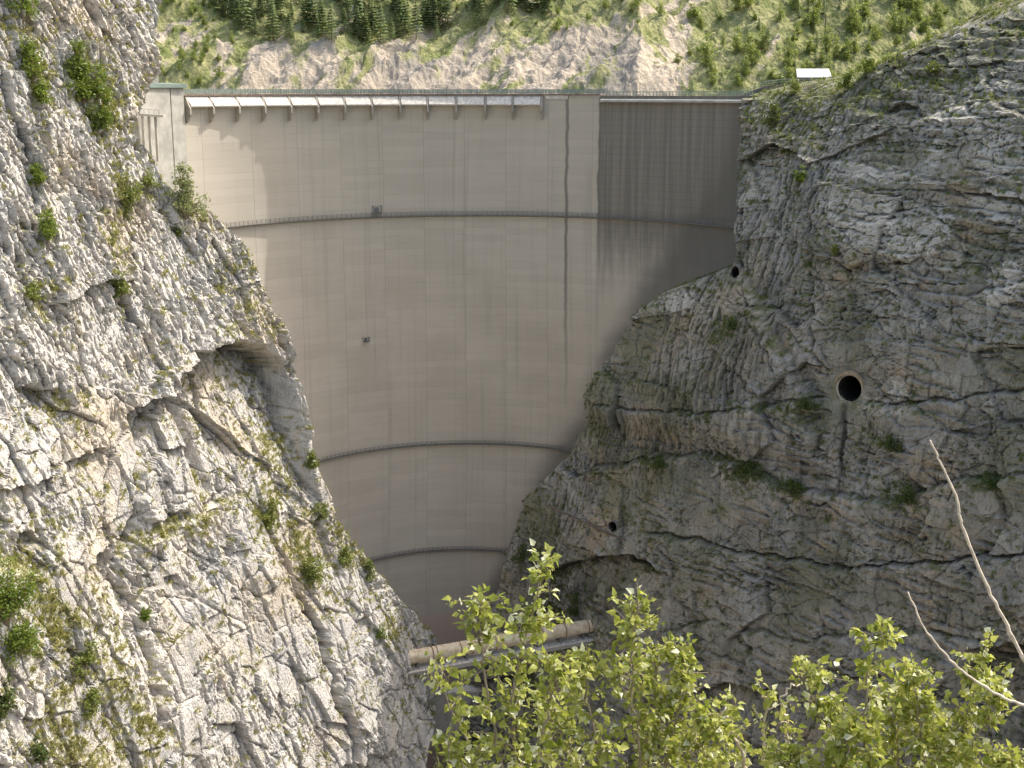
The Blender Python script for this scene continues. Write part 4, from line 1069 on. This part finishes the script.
# --- saplings in front of the viewer
def sapling(label, root, stems, twigs, seed, leaf=.090, woodmat='stem', thick=1.):
    r = np.random.default_rng(seed)
    e = empty('sapling', tuple(root), label, 'sapling'); root = np.array(root)
    wood = MB(); LV = []; 
    def blade(p, d, s):
        d = d/np.linalg.norm(d); b = np.cross(d, r.normal(0, 1, 3)); b /= np.linalg.norm(b); nn = np.cross(d, b)
        if nn[2] < 0: nn = -nn; 
        pet = p + d*s*.25
        LV.append([pet, pet + d*s*.30 + b*s*.36 + nn*s*.12, pet + d*s*.62 + b*s*.22 + nn*s*.07, pet + d*s*1.02 - nn*s*.12, pet + d*s*.62 - b*s*.22 + nn*s*.07, pet + d*s*.30 - b*s*.36 + nn*s*.12, pet + d*s*.5])
    for st, dens in stems:
        pts = [np.array(p) - root for p in st]
        # smooth the poly-line with a little wander
        q = []
        for i in range(len(pts) - 1):
            for t in np.linspace(0, 1, 7)[:-1]:
                q.append(pts[i]*(1 - t) + pts[i + 1]*t + r.normal(0, .018, 3))
        q.append(pts[-1]); n = len(q)
        wood.tube(q, [(.015*(1 - i/n)**.8 + .005)*thick for i in range(n)], 6)
        L = sum(np.linalg.norm(q[i + 1] - q[i]) for i in range(n - 1)); cnt = int(L*twigs*dens*.52)
        for k in range(cnt):
            t = max(r.uniform(1.0/(len(st) - 1), 1.0), .05); i = min(n - 2, int(t*(n - 1))); p0 = q[i] + (q[i + 1] - q[i])*(t*(n - 1) - i)
            d = r.normal(0, 1, 3)*[1, .8, .5] + [0, 0, .55]; d /= np.linalg.norm(d); ln = r.uniform(.14, .52)*(1.15 - .6*t)
            tw = [p0, p0 + d*ln*.5 + [0, 0, .02], p0 + d*ln + [0, 0, .05*ln]]
            wood.tube(tw, [.006, .004, .0025], 4, False)
            for j in range(r.integers(9, 21)):
                u = r.uniform(.15, 1.05); pp = p0 + d*ln*u + r.normal(0, .022, 3); dd = d*.6 + r.normal(0, .75, 3) + [0, 0, -.25]
                blade(pp, dd, leaf*r.uniform(.35, 1.25))
        for j in range(int(14*dens)):
            blade(q[-1] + r.normal(0, .04, 3), r.normal(0, .6, 3) + [0, 0, .6], leaf*r.uniform(.4, .9))
    wood.build('stems', M[woodmat], e, smooth=True)
    v = np.array(LV).reshape(-1, 3); b = np.arange(len(LV))[:, None]*7
    f = np.concatenate([b + [0, 1, 6], b + [1, 2, 6], b + [2, 3, 6], b + [3, 4, 6], b + [4, 5, 6], b + [5, 0, 6]], 1).reshape(-1, 3)
    link('leaves', tri_mesh('sapling_leaves', v, f), M['leaf_near'], e)
    return e
def rootp(px, Yd):
    x = at(px, 768, Yd)[0]; return np.array([x, Yd, float(SL(x, Yd))])
def stem(px_root, pts, Yd, dens=1., root=None):
    r0 = root if root is not None else rootp(px_root, Yd)
    x0, y0, d0 = pts[0]
    low = at(x0 + random.uniform(-12, 12), max(y0, 768) + 45, Yd + d0)
    return ([r0, low] + [at(x, y, Yd + dy) for x, y, dy in pts], dens)
r1 = rootp(505, 11.5)
sapling('tall leafy sapling reaching up across the pipe, its tip against the dark rock', r1,
        [stem(0, [(515, 760, 0), (512, 690, 0), (528, 625, .1), (543, 566, .2)], 11.5, 1.15, r1), stem(0, [(500, 760, -.1), (485, 690, -.2), (480, 640, -.2), (482, 596, -.2)], 11.5, .9, r1),
         stem(0, [(480, 765, .1), (455, 715, .2), (440, 668, .3)], 11.5, .6, r1), stem(0, [(540, 740, .3), (552, 690, .3), (560, 660, .3)], 11.5, .7, r1), stem(0, [(470, 768, -.3), (445, 740, -.4)], 11.5, .9, r1)], 9, 1)
r2 = rootp(632, 12.4)
sapling('broad leafy sapling with rounded top in the middle of the foreground', r2,
        [stem(0, [(640, 750, 0), (632, 690, 0), (634, 640, 0), (638, 603, 0)], 12.4, 1.2, r2), stem(0, [(600, 750, -.2), (585, 700, -.2), (590, 660, -.2)], 12.4, 1.1, r2), stem(0, [(670, 740, .2), (685, 690, .3), (678, 648, .3)], 12.4, 1.1, r2),
         stem(0, [(650, 750, .4), (660, 700, .4), (655, 650, .4)], 12.4, 1.1, r2), stem(0, [(580, 768, .3), (555, 735, .3), (548, 705, .3)], 12.4, .9, r2), stem(0, [(690, 760, -.3), (712, 735, -.4), (716, 716, -.4)], 12.4, 1., r2)], 10, 2)
r3 = rootp(745, 12.9)
sapling('sparse sapling showing pale crooked twigs between the fuller ones', r3,
        [stem(0, [(748, 768, 0), (738, 742, 0), (724, 716, 0), (727, 703, 0)], 12.9, .10, r3), stem(0, [(765, 768, .1), (763, 740, .1), (768, 700, .1), (757, 690, .1)], 12.9, .22, r3), stem(0, [(790, 768, .2), (789, 730, .2), (782, 705, .2), (786, 690, .2), (800, 684, .2)], 12.9, .12, r3), stem(0, [(750, 775, .3), (742, 752, .3), (735, 735, .3)], 12.9, .25, r3), stem(0, [(715, 790, .3), (708, 775, .3), (704, 745, .3)], 12.9, 1.3, r3)], 9, 3, woodmat='twig', thick=1.35)
r4 = rootp(862, 11.8)
sapling('leafy sapling with slim pointed top left of the bare drooping twigs', r4,
        [stem(0, [(868, 755, 0), (862, 715, 0), (872, 670, 0), (882, 634, 0)], 11.8, .95, r4), stem(0, [(835, 760, .2), (820, 715, .2), (808, 685, .2), (800, 668, .2)], 11.8, .75, r4), stem(0, [(845, 765, -.2), (850, 735, -.2)], 11.8, 1.2, r4), stem(0, [(800, 770, -.1), (785, 755, -.1)], 11.8, 1., r4)], 10, 4)
r5 = rootp(930, 12.2)
sapling('wide leafy sapling at the right, crossed by a bare twig', r5,
        [stem(0, [(925, 755, 0), (918, 710, 0), (912, 668, 0)], 12.2, 1.2, r5), stem(0, [(950, 750, .2), (972, 700, .2), (985, 648, .2)], 12.2, .85, r5), stem(0, [(960, 760, -.2), (985, 725, -.2), (1000, 690, -.2)], 12.2, .9, r5), stem(0, [(900, 760, .3), (893, 720, .3), (900, 690, .3)], 12.2, 1.2, r5), stem(0, [(1000, 775, 0), (1015, 760, 0)], 12.2, .9, r5), stem(0, [(940, 765, .4), (945, 725, .4)], 12.2, 1.2, r5)], 10, 5)
def twig(label, pts, Yd, rad, side=None):
    q = [at(x, y, Yd) for x, y in pts]; root = np.array([q[0][0] + .35, Yd, float(SL(q[0][0] + .35, Yd))])
    e = empty('bare_twig', tuple(root), label, 'twig'); ctrl = [root] + q; full = []
    r = np.random.default_rng(int(rad*1e5))
    for i in range(len(ctrl) - 1):
        p0, p1, p2, p3 = ctrl[max(i - 1, 0)], ctrl[i], ctrl[i + 1], ctrl[min(i + 2, len(ctrl) - 1)]
        for t in np.linspace(0, 1, 9)[:-1]:
            full.append(.5*((2*p1) + (p2 - p0)*t + (2*p0 - 5*p1 + 4*p2 - p3)*t*t + (3*p1 - p0 - 3*p2 + p3)*t**3) - root + r.normal(0, .0038, 3))
    full.append(ctrl[-1] - root); n = len(full)
    mb = MB(); mb.tube(full, [rad*(1 - .62*i/n)*(1 + .22*(i % 7 == 3)) for i in range(n)], 7); mb.build('stem', M['twig'], e, smooth=True)
    if side:
        mb = MB(); k = int(n*side[0]); d = np.array(side[1]); mb.tube([full[k], full[k] + d*.6, full[k] + d], [.009, .007, .004], 5); mb.build('spur', M['twig'], e)
twig('long bare pale twig rising to the upper right above the saplings', [(1040, 700), (1024, 661), (1010, 632), (985, 582), (962, 525), (957, 500), (940, 462), (930, 440)], 10.2, .019, (.32, (-.10, 0, .13)))
twig('shorter bare pale twig curving down to the right edge of the photo', [(1060, 716), (1024, 706), (985, 687), (950, 660), (925, 628), (908, 592)], 9.6, .0155)

# ================================================================== CAMERA, SKY, SUN
cam = bpy.data.cameras.new('camera'); co = bpy.data.objects.new('camera', cam); COL.objects.link(co)
co.location = (0, 0, 0); co.rotation_euler = (math.pi/2 - TH, 0, 0)
cam.sensor_fit = 'HORIZONTAL'; cam.sensor_width = 36; cam.lens = F/W*36; cam.clip_end = 12000; cam.clip_start = .1
scene.camera = co
AZ, EL = R_(28), R_(51)                        # towards the sun: azimuth from +x to +y
sd = Vector((math.cos(AZ)*math.cos(EL), math.sin(AZ)*math.cos(EL), math.sin(EL)))
sun = bpy.data.lights.new('sun', 'SUN'); sun.energy = 5.0; sun.angle = R_(.5); sun.color = (1, .955, .88)
so = bpy.data.objects.new('sun', sun); COL.objects.link(so); so.rotation_euler = sd.to_track_quat('Z', 'Y').to_euler()
wd = bpy.data.worlds.new('World'); scene.world = wd; wd.use_nodes = True; nt = wd.node_tree
bg = nt.nodes['Background']; sky = nt.nodes.new('ShaderNodeTexSky'); sky.sky_type = 'NISHITA'; sky.sun_disc = False
sky.sun_elevation = EL; sky.sun_rotation = math.pi/2 - AZ; sky.dust_density = 6; sky.air_density = 1.5; sky.ozone_density = 1.
nt.links.new(sky.outputs[0], bg.inputs[0]); bg.inputs[1].default_value = .29
scene.view_settings.view_transform = 'Standard'; scene.view_settings.look = 'None'; scene.view_settings.exposure = 0
scene.cycles.use_denoising = True; scene.cycles.max_bounces = 6; scene.cycles.diffuse_bounces = 3; scene.cycles.transmission_bounces = 3
